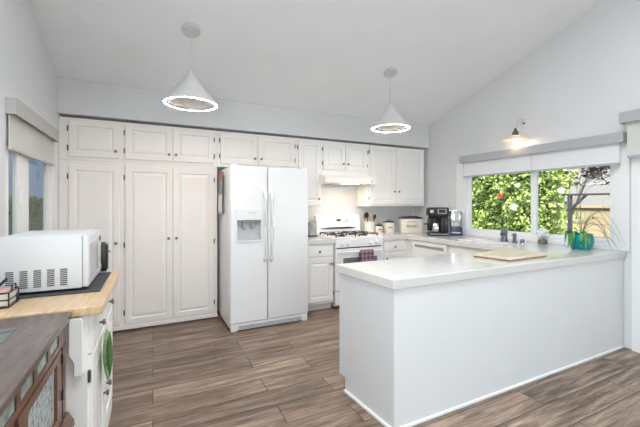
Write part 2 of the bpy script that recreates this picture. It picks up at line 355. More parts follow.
b = N(); cells(b, [XL, -.7, 3.9, XR], [0, .15, 2.6, zc(YR)-.002], lambda x, z: not (-.7 < x < 3.9 and .15 < z < 2.6), YR-.15, YR, lambda x, z, t: (x, t, z)); struct('wall_rear', b, M['wall'])  # big opening is added for the rear fill light
b = N(); prism(b, [(YS, ZS), (YB, ZS), (YB, zc(YB)-.003), (YS, zc(YS)-.003)], XL, XR, lambda y, z, t: (t, y, z)); o = struct('trim_1', b, M['wall'])
# right kitchen window (slider) : frame, sashes, panes
t = thing('window_1', 'white two-pane sliding kitchen window over the sink', 'window', (XR+.05, 2.5, .945)); t['kind'] = 'structure'; del t['label'], t['category']
def ring(bm, y0, y1, z0, z1, w, x0, x1, wt=None, wb=None):
    wt = wt or w; wb = wb or w
    cells(bm, [y0, y0+w, y1-w, y1], [z0, z0+wb, z1-wt, z1], lambda y, z: not (y0+w < y < y1-w and z0+wb < z < z1-wt), x0, x1, lambda y, z, q: (q, y, z))
b = N(); ring(b, 1.661, 3.499, .946, 1.999, .045, 4.04, 4.15); obj('window_frame', b, M['trimw'], t, world=True)
for nm, y0, y1, xx in (('sash', 2.475, 3.455, 4.06), ('sash', 1.705, 2.545, 4.095)):
    b = N(); ring(b, y0, y1, .99, 1.955, .06, xx, xx+.03, wb=.035); s_ = obj(nm, b, M['trimw'], t, world=True)
    b = bx(xx+.012, xx+.018, y0+.06, y1-.06, 1.025, 1.895); obj('pane', b, M['glass'], s_, world=True)
b = N(); box(b, XR-.02, XR, 3.50, 3.62, .922, 1.96); box(b, XR-.02, XR, 1.585, 1.66, .922, 1.96); obj('casing', b, M['trimw'], t, world=True)
b = bx(XR-.03, XR+.04, 1.662, 3.498, .922, .96); obj('sill', b, M['trimw'], t, world=True)
# left window
t = thing('window_2', '', '', (XL-.05, 3.4, .97)); t['kind'] = 'structure'; del t['label'], t['category']
b = N(); ring(b, 2.861, 4.059, .971, 2.029, .04, XL-.058, XL-.004); obj('window_frame', b, M['trimw'], t, world=True)
for y0, y1, xx, g0, g1 in ((2.90, 3.30, XL-.030, .03, .22), (3.28, 4.018, XL-.056, .16, .08)):
    b = N(); cells(b, [y0, y0+g0, y1-g1, y1], [1.012, 1.06, 1.93, 1.988], lambda y, z: not (y0+g0 < y < y1-g1 and 1.06 < z < 1.93), xx, xx+.024, lambda y, z, q: (q, y, z)); s_ = obj('sash', b, M['trimw'], t, world=True)
    obj('pane', bx(xx+.008, xx+.014, y0+g0, y1-g1, 1.06, 1.93), M['glass'], s_, world=True)
    if y0 < 3.1: obj('latch', box(N(), xx+.0245, xx+.05, 3.10, 3.14, 1.37, 1.50, .004), M['trimw'], s_, world=True)
b = N(); box(b, XL, XL+.012, 4.065, 4.13, .925, 1.96); obj('casing', b, M['trimw'], t, world=True)
# patio door, only its jamb reaches the picture
t = thing('door_1', '', '', (XR, .5, 0)); t['kind'] = 'structure'; del t['label'], t['category']
for y0, y1 in ((-.35, .54), (.545, 1.435)):
    b = N(); ring(b, y0, y1, .02, 2.09, .12, XR-.03, XR-.001); s_ = obj('door_leaf', b, M['trimw'], t, world=True)
    obj('panel', bx(XR-.022, XR-.001, y0+.121, y1-.121, .141, 1.969), M['trimw'], s_, world=True)
b = N(); box(b, XR-.035, XR, 1.44, 1.563, 0, 2.12); obj('casing', b, M['trimw'], t, world=True)
# out-of-view openings added for the fill lights: rear, left, right
t = thing('added_window_rear', '', '', (1.6, YR, .15)); t['kind'] = 'structure'; del t['label'], t['category']
b = N(); cells(b, [-.699, -.64, .76, .82, 2.28, 2.34, 3.84, 3.899], [.151, .21, 2.54, 2.599], lambda x, z: (x < -.64 or .76 < x < .82 or 2.28 < x < 2.34 or x > 3.84 or z < .21 or z > 2.54), YR-.12, YR-.04, lambda x, z, q: (x, q, z)); obj('window_frame', b, M['trimw'], t, world=True)
t = thing('added_window_left', '', '', (XL, -.36, .9)); t['kind'] = 'structure'; del t['label'], t['category']  # unseen left window, added to go with the fill light
b = N(); cells(b, [-.999, -.95, -.39, -.33, .23, .279], [.901, .95, 2.01, 2.059], lambda y, z: y < -.95 or -.39 < y < -.33 or y > .23 or z < .95 or z > 2.01, XL-.055, XL-.01, lambda y, z, q: (q, y, z)); obj('window_frame', b, M['trimw'], t, world=True)
t = thing('added_window_right', '', '', (XR, -1.2, .55)); t['kind'] = 'structure'; del t['label'], t['category']  # unseen right window, added to go with the fill light
b = N(); cells(b, [-1.999, -1.95, -1.225, -1.175, -.45, -.401], [.551, .60, 2.0, 2.049], lambda y, z: y < -1.95 or -1.225 < y < -1.175 or y > -.45 or z < .6 or z > 2.0, XR+.05, XR+.11, lambda y, z, q: (q, y, z)); obj('window_frame', b, M['trimw'], t, world=True)
struct('baseboard_left', bx(XL, XL+.015, -3.1, .3, 0, .09), M['trimw'])

# ------------------------------------------------------------------ cabinets
def door_bm(x, z, w, h, th=.02, panel=True, m=.055, y=0.):
    """raised-panel slab door, front towards -y, back at y, local coordinates"""
    bm = N(); yf = y-th
    def rect(i, yy): return [(x+i, yy, z+i), (x+w-i, yy, z+i), (x+w-i, yy, z+h-i), (x+i, yy, z+h-i)]
    rings = [rect(0, y), rect(0, yf+.004), rect(.004, yf)]
    if panel: rings += [rect(m, yf), rect(m+.008, yf+.010), rect(m+.016, yf+.010), rect(m+.036, yf+.002)]
    R = [[bm.verts.new(p) for p in r] for r in rings]
    bm.faces.new(R[0])
    for a, c in zip(R, R[1:]):
        for k in range(4): bm.faces.new((a[k], a[(k+1) % 4], c[(k+1) % 4], c[k]))
    bm.faces.new(R[-1]); bmesh.ops.recalc_face_normals(bm, faces=bm.faces); return bm
RX = Matrix.Rotation(PI/2, 4, 'X')     # lathe axis z -> -y
def knob_bm(x, z, y): return lathe(N(), [(0, 0), (.006, 0), (.006, .012), (.014, .016), (.016, .021), (.013, .027), (0, .029)], 14, (x, y, z), RX)
def hinge_bm(x, z, y, h=.055): return box(N(), x-.006, x+.006, y-.006, y+.006, z-h/2, z+h/2, .002, 1)
def cabinet(name, label, cat, loc, rz, w, d, h, doors, m, group=None, toe=0., drawers=(), hollow=False):
    t = thing(name, label, cat, loc, rz, group)
    b = N()
    if hollow:
        box(b, 0, w, .07, d, 0, toe); box(b, 0, w, 0, .018, toe, h); box(b, 0, w, d-.018, d, toe, h); box(b, 0, .018, .0181, d-.0181, toe, h); box(b, w-.018, w, .0181, d-.0181, toe, h); box(b, .0181, w-.0181, .0181, d-.0181, toe+.0001, toe+.018)
    elif toe: box(b, 0, w, .07, d, 0, toe); box(b, 0, w, 0, d, toe, h)
    else: box(b, 0, w, 0, d, 0, h)
    obj('body', b, m, t)
    for (x, z, dw, dh, kx, kz, hs) in doors:
        dr = obj('door', door_bm(x, z, dw, dh, panel=min(dw, dh) > .15), m, t)
        if kx is not None: obj('knob', knob_bm(kx, kz, -.0195), M['nickel'], dr, True)
        if hs is not None:
            for hz in ((z+.09, z+dh-.09) if dh < 1 else (z+.12, z+dh/2, z+dh-.12)):
                obj('hinge', hinge_bm(x-.008 if hs < 0 else x+dw+.008, hz, -.0065), M['hinge'], dr)
    for (x, z, dw, dh, kx, kz) in drawers:
        dr = obj('drawer', door_bm(x, z, dw, dh, panel=False), m, t)
        if kx is not None: obj('knob', knob_bm(kx, kz, -.0195), M['nickel'], dr, True)
    return t
YF = 4.24; UD = YB-YF-.002
g1 = 'painted wall cabinets along the soffit'
def D(x0, x1, z0, z1, X0, Z0, kx=None, kz=None, hs=None): return (x0-X0, z0-Z0, x1-x0, z1-z0, None if kx is None else kx-X0, None if kz is None else kz-Z0, hs)
cabinet('pantry_cabinet', 'tall single-door cream pantry cabinet behind the microwave, by the left wall', 'cabinet', (-.850, YF, 0), 0, .551, UD, 1.82, [D(-.769, -.322, .07, 1.772, -.85, 0, -.355, .95, -1)], M['cab'], toe=.014)
cabinet('pantry_cabinet', 'tall double-door cream pantry cabinet directly left of the refrigerator', 'cabinet', (-.298, YF, 0), 0, .996, UD, 1.82,
        [D(-.27, .195, .07, 1.778, -.298, 0, .16, .98, -1), D(.207, .655, .07, 1.778, -.298, 0, .242, .98, 1)], M['cab'], toe=.014)
Z0 = 1.822; ZH = 2.256-Z0
cabinet('wall_cabinet', 'small single-door cabinet at top left corner, over the tall single pantry door', 'cabinet', (-.850, YF, Z0), 0, .551, UD, ZH, [D(-.769, -.322, 1.855, 2.232, -.85, Z0, -.355, 1.93, -1)], M['cab'], g1)
cabinet('wall_cabinet', 'double-door upper cabinet directly over the double pantry doors', 'cabinet', (-.298, YF, Z0), 0, .996, UD, ZH,
        [D(-.27, .195, 1.855, 2.232, -.298, Z0, .165, 1.93, -1), D(.207, .655, 1.855, 2.232, -.298, Z0, .238, 1.93, 1)], M['cab'], g1)
cabinet('wall_cabinet', 'double-door upper cabinet directly over the refrigerator', 'cabinet', (.70, YF, Z0), 0, 1.03, UD, ZH,
        [D(.735, 1.19, 1.862, 2.232, .70, Z0, 1.155, 1.94, -1), D(1.203, 1.70, 1.862, 2.232, .70, Z0, 1.24, 1.94, 1)], M['cab'], g1)
cabinet('wall_cabinet', 'tall narrow single-door upper cabinet between refrigerator and range hood', 'cabinet', (1.732, YF, 1.335), 0, .376, UD, 2.256-1.335, [D(1.756, 2.09, 1.355, 2.225, 1.732, 1.335, 2.055, 1.44, -1)], M['cabw'], g1)
cabinet('wall_cabinet', 'small double-door upper cabinet directly over the range hood', 'cabinet', (2.110, YF, 1.775), 0, .776, UD, 2.256-1.775,
        [D(2.132, 2.478, 1.85, 2.225, 2.11, 1.775, 2.445, 1.94, -1), D(2.49, 2.86, 1.85, 2.225, 2.11, 1.775, 2.525, 1.94, 1)], M['cabw'], g1)
cabinet('wall_cabinet', 'large double-door upper cabinet in the right corner, over the canisters', 'cabinet', (2.888, YF, 1.335), 0, 1.10, UD, 2.256-1.335,
        [D(2.908, 3.395, 1.362, 2.24, 2.888, 1.335, 3.36, 1.56, -1), D(3.41, 3.96, 1.362, 2.24, 2.888, 1.335, 3.445, 1.56, None)], M['cabw'], g1)
struct('trim_2', bx(-.85, .70, YF-.022, YF-.0005, .014, .048), M['cab'])
# base cabinets on the back wall
BF = 3.90
cabinet('base_cabinet', 'narrow white base cabinet between refrigerator and range', 'cabinet', (1.70, BF, 0), 0, .414, YB-BF-.002, .858,
        [D(1.73, 2.098, .12, .675, 1.70, 0, 2.06, .60, 1)], M['cabw'], toe=.09, drawers=[(.03, .70, .368, .13, .20, .762)])
cabinet('base_cabinet', 'white corner base cabinet right of the range, under the canisters', 'cabinet', (2.890, BF, 0), 0, .47, YB-BF-.002, .858,
        [D(2.91, 3.30, .12, .675, 2.89, 0, 2.95, .60, None)], M['cabw'], toe=.09, drawers=[(.02, .70, .39, .13, .21, .762)])
bc = [o for o in S.objects if o.get('label', '').startswith('white corner base')][0]
obj('filler_strip', bx(3.3602, 3.378, 3.802, 3.935, .0, .858), M['cabw'], bc, world=True)
# right run: cabinets facing -X.  local x -> world -y
RXF = 3.365
t = thing('dishwasher', 'white built-in dishwasher with dark pocket handle, right of the corner', 'dishwasher', (RXF, 3.80, 0), -PI/2)
obj('tub', bx(0, .66, .0, .58, .09, .858), M['plastic'], t); obj('toe_panel', bx(.01, .65, .05, .06, 0, .089), M['plastic'], t)
b = N(); cells(b, [.012, .06, .60, .648], [.10, .762, .80, .852], lambda x, z: not (.06 < x < .60 and .762 < z < .80), -.03, -.001, lambda x, z, q: (x, q, z)); dd = obj('door', b, M['enamel'], t)
obj('handle_recess', bx(.06, .60, -.022, -.0015, .763, .799), M['grey'], dd)
cabinet('sink_cabinet', 'long white base cabinet under the window sink, behind the peninsula', 'cabinet', (RXF, 3.139, 0), -PI/2, .905, XR-RXF-.002, .858,
        [(.03, .12, .41, .555, .41, .60, None), (.455, .12, .41, .555, .49, .60, None)], M['cabw'], toe=.09, drawers=[(.03, .70, .83, .13, None, 0)], hollow=True)
# peninsula
t = thing('peninsula', 'white kitchen peninsula with plain drywall faces', 'kitchen peninsula', (2.6, 1.9, 0))
PN, PF = 1.632, 2.215
b = N()
prism(b, [(1.297, PN), (XR-.002, PN), (XR-.002, PF-.07), (1.262, PF-.07)], .0, .857, lambda x, y, q: (x, y, q))
prism(b, [(1.262, PF-.0699), (XR-.002, PF-.0699), (XR-.002, PF), (1.252, PF)], .105, .857, lambda x, y, q: (x, y, q))
obj('body', b, M['panel'], t, world=True)
b = N()
prism(b, [(1.283, PN-.006), (1.300, PN-.006), (1.262, PF-.069), (1.245, PF-.069)], 0, .022, lambda x, y, q: (x, y, q)); obj('end_trim', b, M['trimw'], t, world=True, bevel=.005)
obj('front_trim', bx(1.302, XR-.04, PN-.008, PN+.009, 0, .022), M['trimw'], t, world=True, bevel=.005)
obj('toe_board', bx(1.28, RXF-.01, PF-.069, PF-.06, 0, .104), M['trimw'], t, world=True)
for k in range(3):
    x0 = 1.27+k*.685; dr = obj('door', door_bm(-x0-.66, .13, .65, .54), M['cabw'], t); dr.rotation_euler = (0, 0, PI); dr.location = (-2.6, PF-1.9+.0005, 0)
    obj('knob', knob_bm(-x0-.62, .60, -.0195), M['nickel'], dr, True)
# ------------------------------------------------------------------ countertops
b = N(); xs = [1.208, 2.885, 3.317, 3.42, 3.63, XR-.001]; ys = [1.616, 2.235, 2.46, 3.02, 3.865, YB-.001]
def keep(x, y):
    if y < 2.235: return True
    if x > 3.317: return not (3.42 < x < 3.63 and 2.46 < y < 3.02)
    return x > 2.885 and y > 3.865
def fixv(v):
    if abs(v.co.x-1.208) < 1e-4: v.co.x = 1.285 if v.co.y < 1.7 else 1.233
cells(b, xs, ys, keep, .858, .92, lambda x, y, q: (x, y, q), fixv)
tag(obj('countertop', b, M['tile'], loc=(2.6, 1.9, .92), bevel=.006), 'long glossy white tiled countertop over peninsula and window run', 'countertop')
b = bx(1.70, 2.118, 3.865, YB-.001, .859, .92)
tag(obj('countertop', b, M['tile'], loc=(1.9, 4.2, .92), bevel=.006), 'short white tiled countertop between refrigerator and range', 'countertop')
# sink
b = N(); cells(b, [3.405, 3.445, 3.605, 3.645], [2.445, 2.485, 2.995, 3.035], lambda x, y: not (3.445 < x < 3.605 and 2.485 < y < 2.995), .921, .932, lambda x, y, q: (x, y, q))
t = thing('sink', 'white drop-in kitchen sink below the window', 'sink', (3.525, 2.74, .74)); obj('rim', b, M['enamel'], t, world=True, bevel=.004)
b = N()
for a in ((3.435, 3.445, 2.475, 3.005, .75, .922), (3.605, 3.615, 2.475, 3.005, .75, .922), (3.445, 3.605, 2.475, 2.485, .75, .922), (3.445, 3.605, 2.995, 3.005, .75, .922), (3.435, 3.615, 2.475, 3.005, .74, .75)): box(b, *a)
obj('basin', b, M['enamel'], t, world=True)
# faucet set
t = thing('faucet', 'dark steel kitchen faucet with low spout, tallest on its deck plate', 'faucet', (3.71, 2.63, .92))
obj('deck_plate', box(N(), -.035, .03, -.065, .12, .0005, .008, .003), M['faucet'], t)
obj('faucet_body', lathe(N(), [(.042, .008), (.042, .02), (.034, .035), (.032, .09), (.036, .12), (.026, .155), (0, .165)], 18), M['faucet'], t, True)
obj('spout', tube(N(), [(-.01, 0, .09), (-.07, -.03, .115), (-.13, -.06, .11), (-.145, -.067, .092)], [.018, .017, .015, .014], 10), M['faucet'], t, True)
obj('lever', tube(N(), [(0, 0, .155), (.015, .005, .175), (.04, .01, .185)], [.008, .007, .006], 8), M['faucet'], t, True)
t = thing('soap_dispenser', 'small steel soap dispenser just right of the faucet', 'soap dispenser', (3.735, 2.52, .9205))
obj('base', lathe(N(), [(.028, 0), (.028, .012), (.020, .022), (.020, .06), (0, .062)], 14), M['faucet'], t, True)
obj('pump', lathe(N(), [(.014, .06), (.02, .066), (.021, .10), (.012, .112), (0, .113)], 14), M['faucet'], t, True)
obj('nozzle', tube(N(), [(0, 0, .098), (-.03, 0, .10), (-.05, 0, .093)], .006, 8), M['faucet'], t, True)
t = thing('air_gap', 'short steel cap on the sink deck, right of the soap dispenser', 'sink fitting', (3.745, 2.435, .921))
obj('cap', lathe(N(), [(.021, 0), (.021, .04), (.016, .05), (0, .052)], 16), M['faucet'], t, True)
obj('collar', lathe(N(), [(.0215, 0), (.03, 0), (.03, .006), (.0215, .008)], 16), M['chrome'], t, True)

# ------------------------------------------------------------------ refrigerator
t = thing('refrigerator', 'white side-by-side refrigerator with ice and water dispenser', 'refrigerator', (1.187, 4.0, 0))
FX0, FX1, FY, SPL = .733, 1.643, 3.646, 1.148
obj('body', box(N(), FX0, FX1, FY+.075, 4.42, .03, 1.775, .008), M['fridge'], t, world=True)
b = N(); cells(b, [FX0+.002, .808, 1.068, SPL-.004], [.085, .975, 1.195, 1.782], lambda x, z: not (.808 < x < 1.068 and .975 < z < 1.195), FY, FY+.07, lambda x, z, q: (x, q, z)); fd = obj('freezer_door', b, M['fridge'], t, world=True, bevel=.014)
rd = obj('refrigerator_door', box(N(), SPL+.004, FX1-.002, FY, FY+.07, .085, 1.782, .014, 3), M['fridge'], t, True, world=True)
for dr, hx in ((fd, SPL-.035), (rd, SPL+.035)):
    pts = [(hx, FY+.005, .745), (hx, FY-.035, .765), (hx, FY-.05, .82), (hx, FY-.056, 1.12), (hx, FY-.05, 1.43), (hx, FY-.035, 1.485), (hx, FY+.005, 1.505)]
    obj('handle', tube(N(), pts, [.018, .019, .017, .016, .017, .019, .018], 10), M['fridge'], dr, True, world=True)
b = N(); cells(b, [.792, .808, 1.068, 1.084], [.958, .975, 1.195, 1.315], lambda x, z: not (.808 < x < 1.068 and .975 < z < 1.195), FY-.012, FY-.0005, lambda x, z, q: (x, q, z)); dp = obj('dispenser', b, M['plastic'], fd, world=True, bevel=.004)
b = N(); box(b, .809, 1.067, FY+.060, FY+.069, .976, 1.194); obj('dispenser_back', b, M['lgrey'], fd, world=True)
b = N(); box(b, .87, .91, FY+.02, FY+.05, 1.10, 1.19, .006); box(b, .965, 1.005, FY+.02, FY+.05, 1.10, 1.19, .006); box(b, .82, 1.056, FY+.005, FY+.055, 1.172, 1.194, .003); obj('dispenser_lever', b, M['grey'], fd, world=True)
b = bx(.812, 1.064, FY-.004, FY+.058, .976, .984); obj('drip_tray', b, M['lgrey'], fd, world=True)
b = N(); [box(b, .93+i*.022, .944+i*.022, FY-.014, FY-.0118, 1.27, 1.276) for i in range(4)]; obj('dispenser_marking', b, M['grey'], fd, world=True)
b = N(); box(b, FX0+.01, FX1-.01, FY+.008, FY+.072, .012, .083, .006); gr = obj('base_grille', b, M['plastic'], t, world=True)
b = N(); [box(b, FX0+.09, FX1-.09, FY+.0045, FY+.0085, .024+k*.014, .031+k*.014) for k in range(3)]; obj('grille_slot', b, M['grey'], gr, world=True)
for x in (FX0+.045, FX1-.045): obj('roller_foot', box(N(), x-.03, x+.03, FY+.012, FY+.06, .0005, .0118, .003), M['plastic'], t, world=True)
for x in (FX0+.05, FX1-.05): obj('rear_roller', box(N(), x-.03, x+.03, 4.3, 4.38, .001, .031, .008), M['grey'], t, world=True)
for x in (FX0+.05, FX1-.05): obj('hinge_cover', box(N(), x-.04, x+.04, FY+.02, FY+.11, 1.7755, 1.80, .008), M['fridge'], t, world=True)
# magnetic organiser hanging on the fridge side
t = thing('hanging_organizer', 'narrow white wall pocket with colourful papers hanging on refrigerator side', 'organizer', (FX0, 4.1, 1.5))
obj('pocket', box(N(), FX0-.03, FX0-.001, 3.99, 4.20, 1.262, 1.475, .004), M['plastic'], t, world=True)
obj('strap', tube(N(), [(FX0-.014, 3.965, 1.70), (FX0-.014, 3.962, 1.5), (FX0-.016, 3.964, 1.3), (FX0-.016, 3.97, 1.262)], .012, 8), M['nickel'], t, True, world=True)
obj('backing', bx(FX0-.006, FX0-.001, 3.99, 4.20, 1.476, 1.74), M['tan'], t, world=True)
b = N(); box(b, FX0-.010, FX0-.0065, 4.00, 4.19, 1.50, 1.70); obj('printed_card', b, M['bluep'], t, world=True)
b = N(); prism(b, [(4.01, 1.735), (4.17, 1.735), (4.13, 1.65), (4.09, 1.62), (4.05, 1.65)], FX0-.014, FX0-.0105, lambda y, z, q: (q, y, z)); obj('orange_tag', b, M['orange'], t, world=True)
for y in (4.03, 4.15): obj('clip', box(N(), FX0-.022, FX0-.0145, y-.012, y+.012, 1.72, 1.755, .003), M['black'], t, world=True)

# ------------------------------------------------------------------ range, hood
RXA, RXB, RF = 2.122, 2.882, 3.88
t = thing('gas_range', 'white freestanding gas range with black grates', 'stove', (2.5, 4.2, 0))
obj('body', bx(RXA, RXB, RF+.012, 4.50, .03, .905), M['lgrey'], t, world=True)
obj('toe_base', bx(RXA+.02, RXB-.02, RF+.06, 4.48, .0005, .0295), M['black'], t, world=True)
obj('cooktop', box(N(), RXA-.002, RXB+.002, RF-.005, 4.44, .9055, .925, .006), M['enamel'], t, world=True)
cp = obj('control_panel', box(N(), RXA+.001, RXB-.001, RF-.02, RF+.011, .795, .9045, .006), M['enamel'], t, world=True)
for x in (2.225, 2.315, 2.675, 2.77): 
    k = obj('knob', lathe(N(), [(0, 0), (.026, 0), (.024, .022), (.02, .03), (0, .031)], 20, (x, RF-.0205, .845), RX), M['plastic'], cp, True, world=True)
b = bx(RXA+.04, RXB-.03, RF-.004, RF+.0115, .782, .794); obj('vent_gap', b, M['black'], t, world=True)
b = N(); cells(b, [RXA+.003, 2.24, 2.78, RXB-.003], [.235, .42, .655, .780], lambda x, z: not (2.24 < x < 2.78 and .42 < z < .655), RF-.022, RF+.0105, lambda x, z, q: (x, q, z)); od = obj('oven_door', b, M['enamel'], t, world=True, bevel=.005)
obj('oven_window', bx(2.241, 2.779, RF-.016, RF+.009, .421, .654), mat('oven_glass', (.17, .175, .18), .12, noise=.05), od, world=True)
obj('handle', tube(N(), [(RXA+.05, RF-.02, .735), (RXA+.06, RF-.055, .738), (RXA+.1, RF-.065, .74), (RXB-.1, RF-.065, .74), (RXB-.06, RF-.055, .738), (RXB-.05, RF-.02, .735)], .012, 10), M['enamel'], od, True, world=True)
obj('storage_drawer', box(N(), RXA+.003, RXB-.003, RF-.018, RF+.011, .05, .222, .006), M['enamel'], t, world=True)
bgd = N(); prism(bgd, [(4.44, .925), (4.50, .925), (4.50, 1.205), (4.465, 1.205), (4.455, 1.19)], RXA, RXB, lambda y, z, q: (q, y, z)); bk = obj('backguard', bgd, M['enamel'], t, world=True, bevel=.008)
obj('display', bx(2.465, 2.535, 4.4385, 4.452, 1.115, 1.14), M['black'], bk, world=True)
b = N(); [box(b, 2.57+i*.022, 2.582+i*.022, 4.4375, 4.449, 1.10+j*.022, 1.11+j*.022) for i in range(5) for j in range(3)]; obj('button', b, M['lgrey'], bk, world=True)
b = N(); tube(b, [(2.20, 4.437, 1.008), (2.35, 4.434, 1.012), (2.65, 4.434, 1.012), (2.79, 4.437, 1.008)], [.004, .012, .012, .004], 8); obj('vent_slot', b, M['black'], bk, True, world=True)
for cx in (2.32, 2.68):
    b = N(); 
    for y in (3.93, 4.17, 4.40): box(b, cx-.155, cx+.155, y-.005, y+.005, .952, .962)
    for x in (cx-.15, cx, cx+.15): box(b, x-.005, x+.005, 3.925, 4.405, .952, .962)
    for x in (cx-.15, cx+.15):
        for y in (3.93, 4.17, 4.40): box(b, x-.006, x+.006, y-.006, y+.006, .9251, .953)
    obj('grate', b, M['iron'], t, world=True)
    for y in (4.05, 4.29): obj('burner', lathe(N(), [(.06, .9252), (.05, .935), (.035, .938), (.035, .945), (0, .947)], 18, (cx, y, 0)), M['iron'], t, True, world=True)
# towel over the oven handle
def cloth(bm, prof, x0, x1, th, wav=.004, nx=10):
    b = N(); P = []
    for i in range(nx+1):
        x = x0+(x1-x0)*i/nx; P.append([b.verts.new((x, y+wav*math.sin(i*1.9)*k/len(prof), z)) for k, (y, z) in enumerate(prof)])
    for a, c in zip(P, P[1:]):
        for k in range(len(prof)-1): b.faces.new((a[k], a[k+1], c[k+1], c[k]))
    bmesh.ops.recalc_face_normals(b, faces=b.faces)
    bmesh.ops.solidify(b, geom=b.faces[:], thickness=th); merge(bm, b); return bm
prof = [(RF-.044, .62), (RF-.046, .70), (RF-.048, .742), (RF-.058, .757), (RF-.070, .757), (RF-.081, .742), (RF-.082, .70), (RF-.083, .64), (RF-.083, .57)]
tag(obj('dish_towel', cloth(N(), prof, 2.468, 2.68, .004, .003), M['purple'], smooth=True, loc=(2.57, RF-.07, .745)), 'purple plaid dish towel hanging over the oven door handle', 'towel')
t = thing('range_hood', 'slim white range hood under the small double-door cabinet', 'range hood', (2.5, 4.3, 1.66))
b = N(); prism(b, [(4.03, 1.655), (YF-.002, 1.655), (YB-.004, 1.655), (YB-.004, 1.772), (4.12, 1.772), (4.03, 1.72)], 2.06, 2.884, lambda y, z, q: (q, y, z)); obj('hood_shell', b, M['cabw'], t, world=True, bevel=.005)
obj('light_lens', bx(2.38, 2.62, 4.07, 4.16, 1.648, 1.6545), mat('lit_lens', (1, .9, .75), .4, emit=(1, .82, .6), estr=5), t, world=True)
light('range_hood_light', 'AREA', (2.5, 4.12, 1.645), 4.5, (1, .84, .66), (0, 0, 0), shape='RECTANGLE', size=.22, size_y=.08)
obj('mesh_filter', bx(2.25, 2.75, 4.19, 4.45, 1.648, 1.6545), M['steel'], t, world=True)
obj('switch', box(N(), 2.80, 2.83, 4.022, 4.0295, 1.675, 1.70, .002), M['lgrey'], t, world=True)

# ------------------------------------------------------------------ counter-top things at the back
C0 = .9205
t = thing('utensil_crock', 'white ceramic crock holding cooking utensils right of the range', 'crock', (3.0, 4.36, C0))
obj('crock_body', lathe(N(), [(0, 0), (.076, 0), (.080, .01), (.080, .165), (.084, .17), (.084, .178), (.075, .178), (.073, .02), (0, .02)], 28), M['crock'], t, True)
ut = [('slotted_spoon', 'black nylon slotted spoon leaning left in the crock', -.085, -.035, .30, 'black', .038, .03), ('wooden_spoon', 'light wooden spoon in the middle of the crock', -.005, -.07, .285, 'spoonwood', .026, .02),
      ('spatula', 'black flat spatula leaning right in the crock', .075, -.035, .27, 'black', .022, -.005), ('wooden_spatula', 'wooden spatula leaning furthest right in the crock', .105, .04, .255, 'spoonwood', .022, .0), ('ladle', 'wooden handled ladle behind the slotted spoon', -.07, .06, .265, 'spoonwood', .024, .0)]
for nm, lb, dx, dy, L, mm, hw, _ in ut:
    top = Vector((3.0+dx, 4.36+dy, C0+L)); bot = Vector((3.0+dx*.30, 4.36+dy*.40, C0+.024))
    o = thing(nm, lb, 'utensil', bot, 0, 'utensils in the crock')
    ax = (top-bot); obj('handle', tube(N(), [(0, 0, 0), ax*.5, ax*.78], [.006, .006, .007], 8), M[mm], o, True)
    R_ = ax.to_track_quat('Z', 'Y').to_matrix().to_4x4()
    b = N(); lathe(b, [(0, 0), (.5, .12), (.85, .35), (1, .6), (.8, .88), (0, 1)], 14); 
    for v in b.verts: v.co = Vector((v.co.x*hw*1.15, v.co.y*.008, v.co.z*ax.length*.34))
    al = math.atan2(ax.x, ax.z); bmesh.ops.transform(b, matrix=Matrix.Translation(ax*.74) @ Matrix.Rotation(al, 4, 'Y'), verts=b.verts); obj('head', b, M[mm], o, True)
def canister(label, x, y, r, h, mk):
    t = thing('canister', label, 'canister', (x, y, C0), 0, 'cream canisters beside the bread box')
    obj('canister_body', lathe(N(), [(0, 0), (r-.004, 0), (r, .006), (r, h-.004), (r-.003, h), (0, h)], 28), M['cream'], t, True)
    ld = obj('lid', lathe(N(), [(r+.003, h+.0005), (r+.003, h+.010), (r*.8, h+.017), (r*.3, h+.021), (0, h+.022)], 28), M['black'], t, True)
    b = N(); tube(b, [(-r*.42, 0, h+.016), (-r*.35, 0, h+.034), (0, 0, h+.04), (r*.35, 0, h+.034), (r*.42, 0, h+.016)], .0045, 8); obj('lid_handle', b, M['black'], ld, True)
    w = N()
    a0 = math.atan2(-y, -x)+mk
    for i in range(9):
        q = a0-.42+i*.095; z = h*.52+(.012 if i % 2 else -.006)
        q2 = q+.095; z2 = h*.52+(-.006 if i % 2 else .012)
        tube(w, [((r+.0008)*math.cos(q), (r+.0008)*math.sin(q), z), ((r+.0008)*math.cos(q2), (r+.0008)*math.sin(q2), z2)], .0022, 5)
    obj('script_lettering', w, M['black'], t)
    b = N(); tube(b, [(r*math.cos(a0+1.3), r*math.sin(a0+1.3), h*.7), ((r+.018)*math.cos(a0+1.3), (r+.018)*math.sin(a0+1.3), h*.75), ((r+.018)*math.cos(a0+1.3), (r+.018)*math.sin(a0+1.3), h*.9), (r*math.cos(a0+1.3), r*math.sin(a0+1.3), h*.95)], .003, 6)
    obj('wire_clasp', b, M['black'], t)
canister('small cream canister with black lid beside the utensil crock', 3.085, 4.24, .053, .115, .25)
canister('medium cream canister with black lid, left of the bread box', 3.285, 4.26, .088, .165, .30)
t = thing('bread_box', 'cream bread box lettered BREAD with a black curved lid', 'bread box', (3.60, 4.13, C0), -.44)
w2, h2, d2 = .165, .222, .10
obj('box_body', box(N(), -w2, w2, -d2, d2, 0, h2, .012, 3), M['cream'], t, True)
b = N(); prism(b, [(-w2-.005, h2+.0005), (w2+.005, h2+.0005), (w2+.005, h2+.012), (w2*.7, h2+.032), (w2*.3, h2+.043), (-w2*.3, h2+.043), (-w2*.7, h2+.032), (-w2-.005, h2+.012)], -d2-.005, d2+.005, lambda x, z, q: (x, q, z)); obj('lid', b, M['black'], t, bevel=.006)
b = text_mesh('BREAD', .058, .0012); bmesh.ops.transform(b, matrix=Matrix.Translation((0, -d2-.0014, .09)) @ RX, verts=b.verts); obj('lettering', b, M['iron'], t)
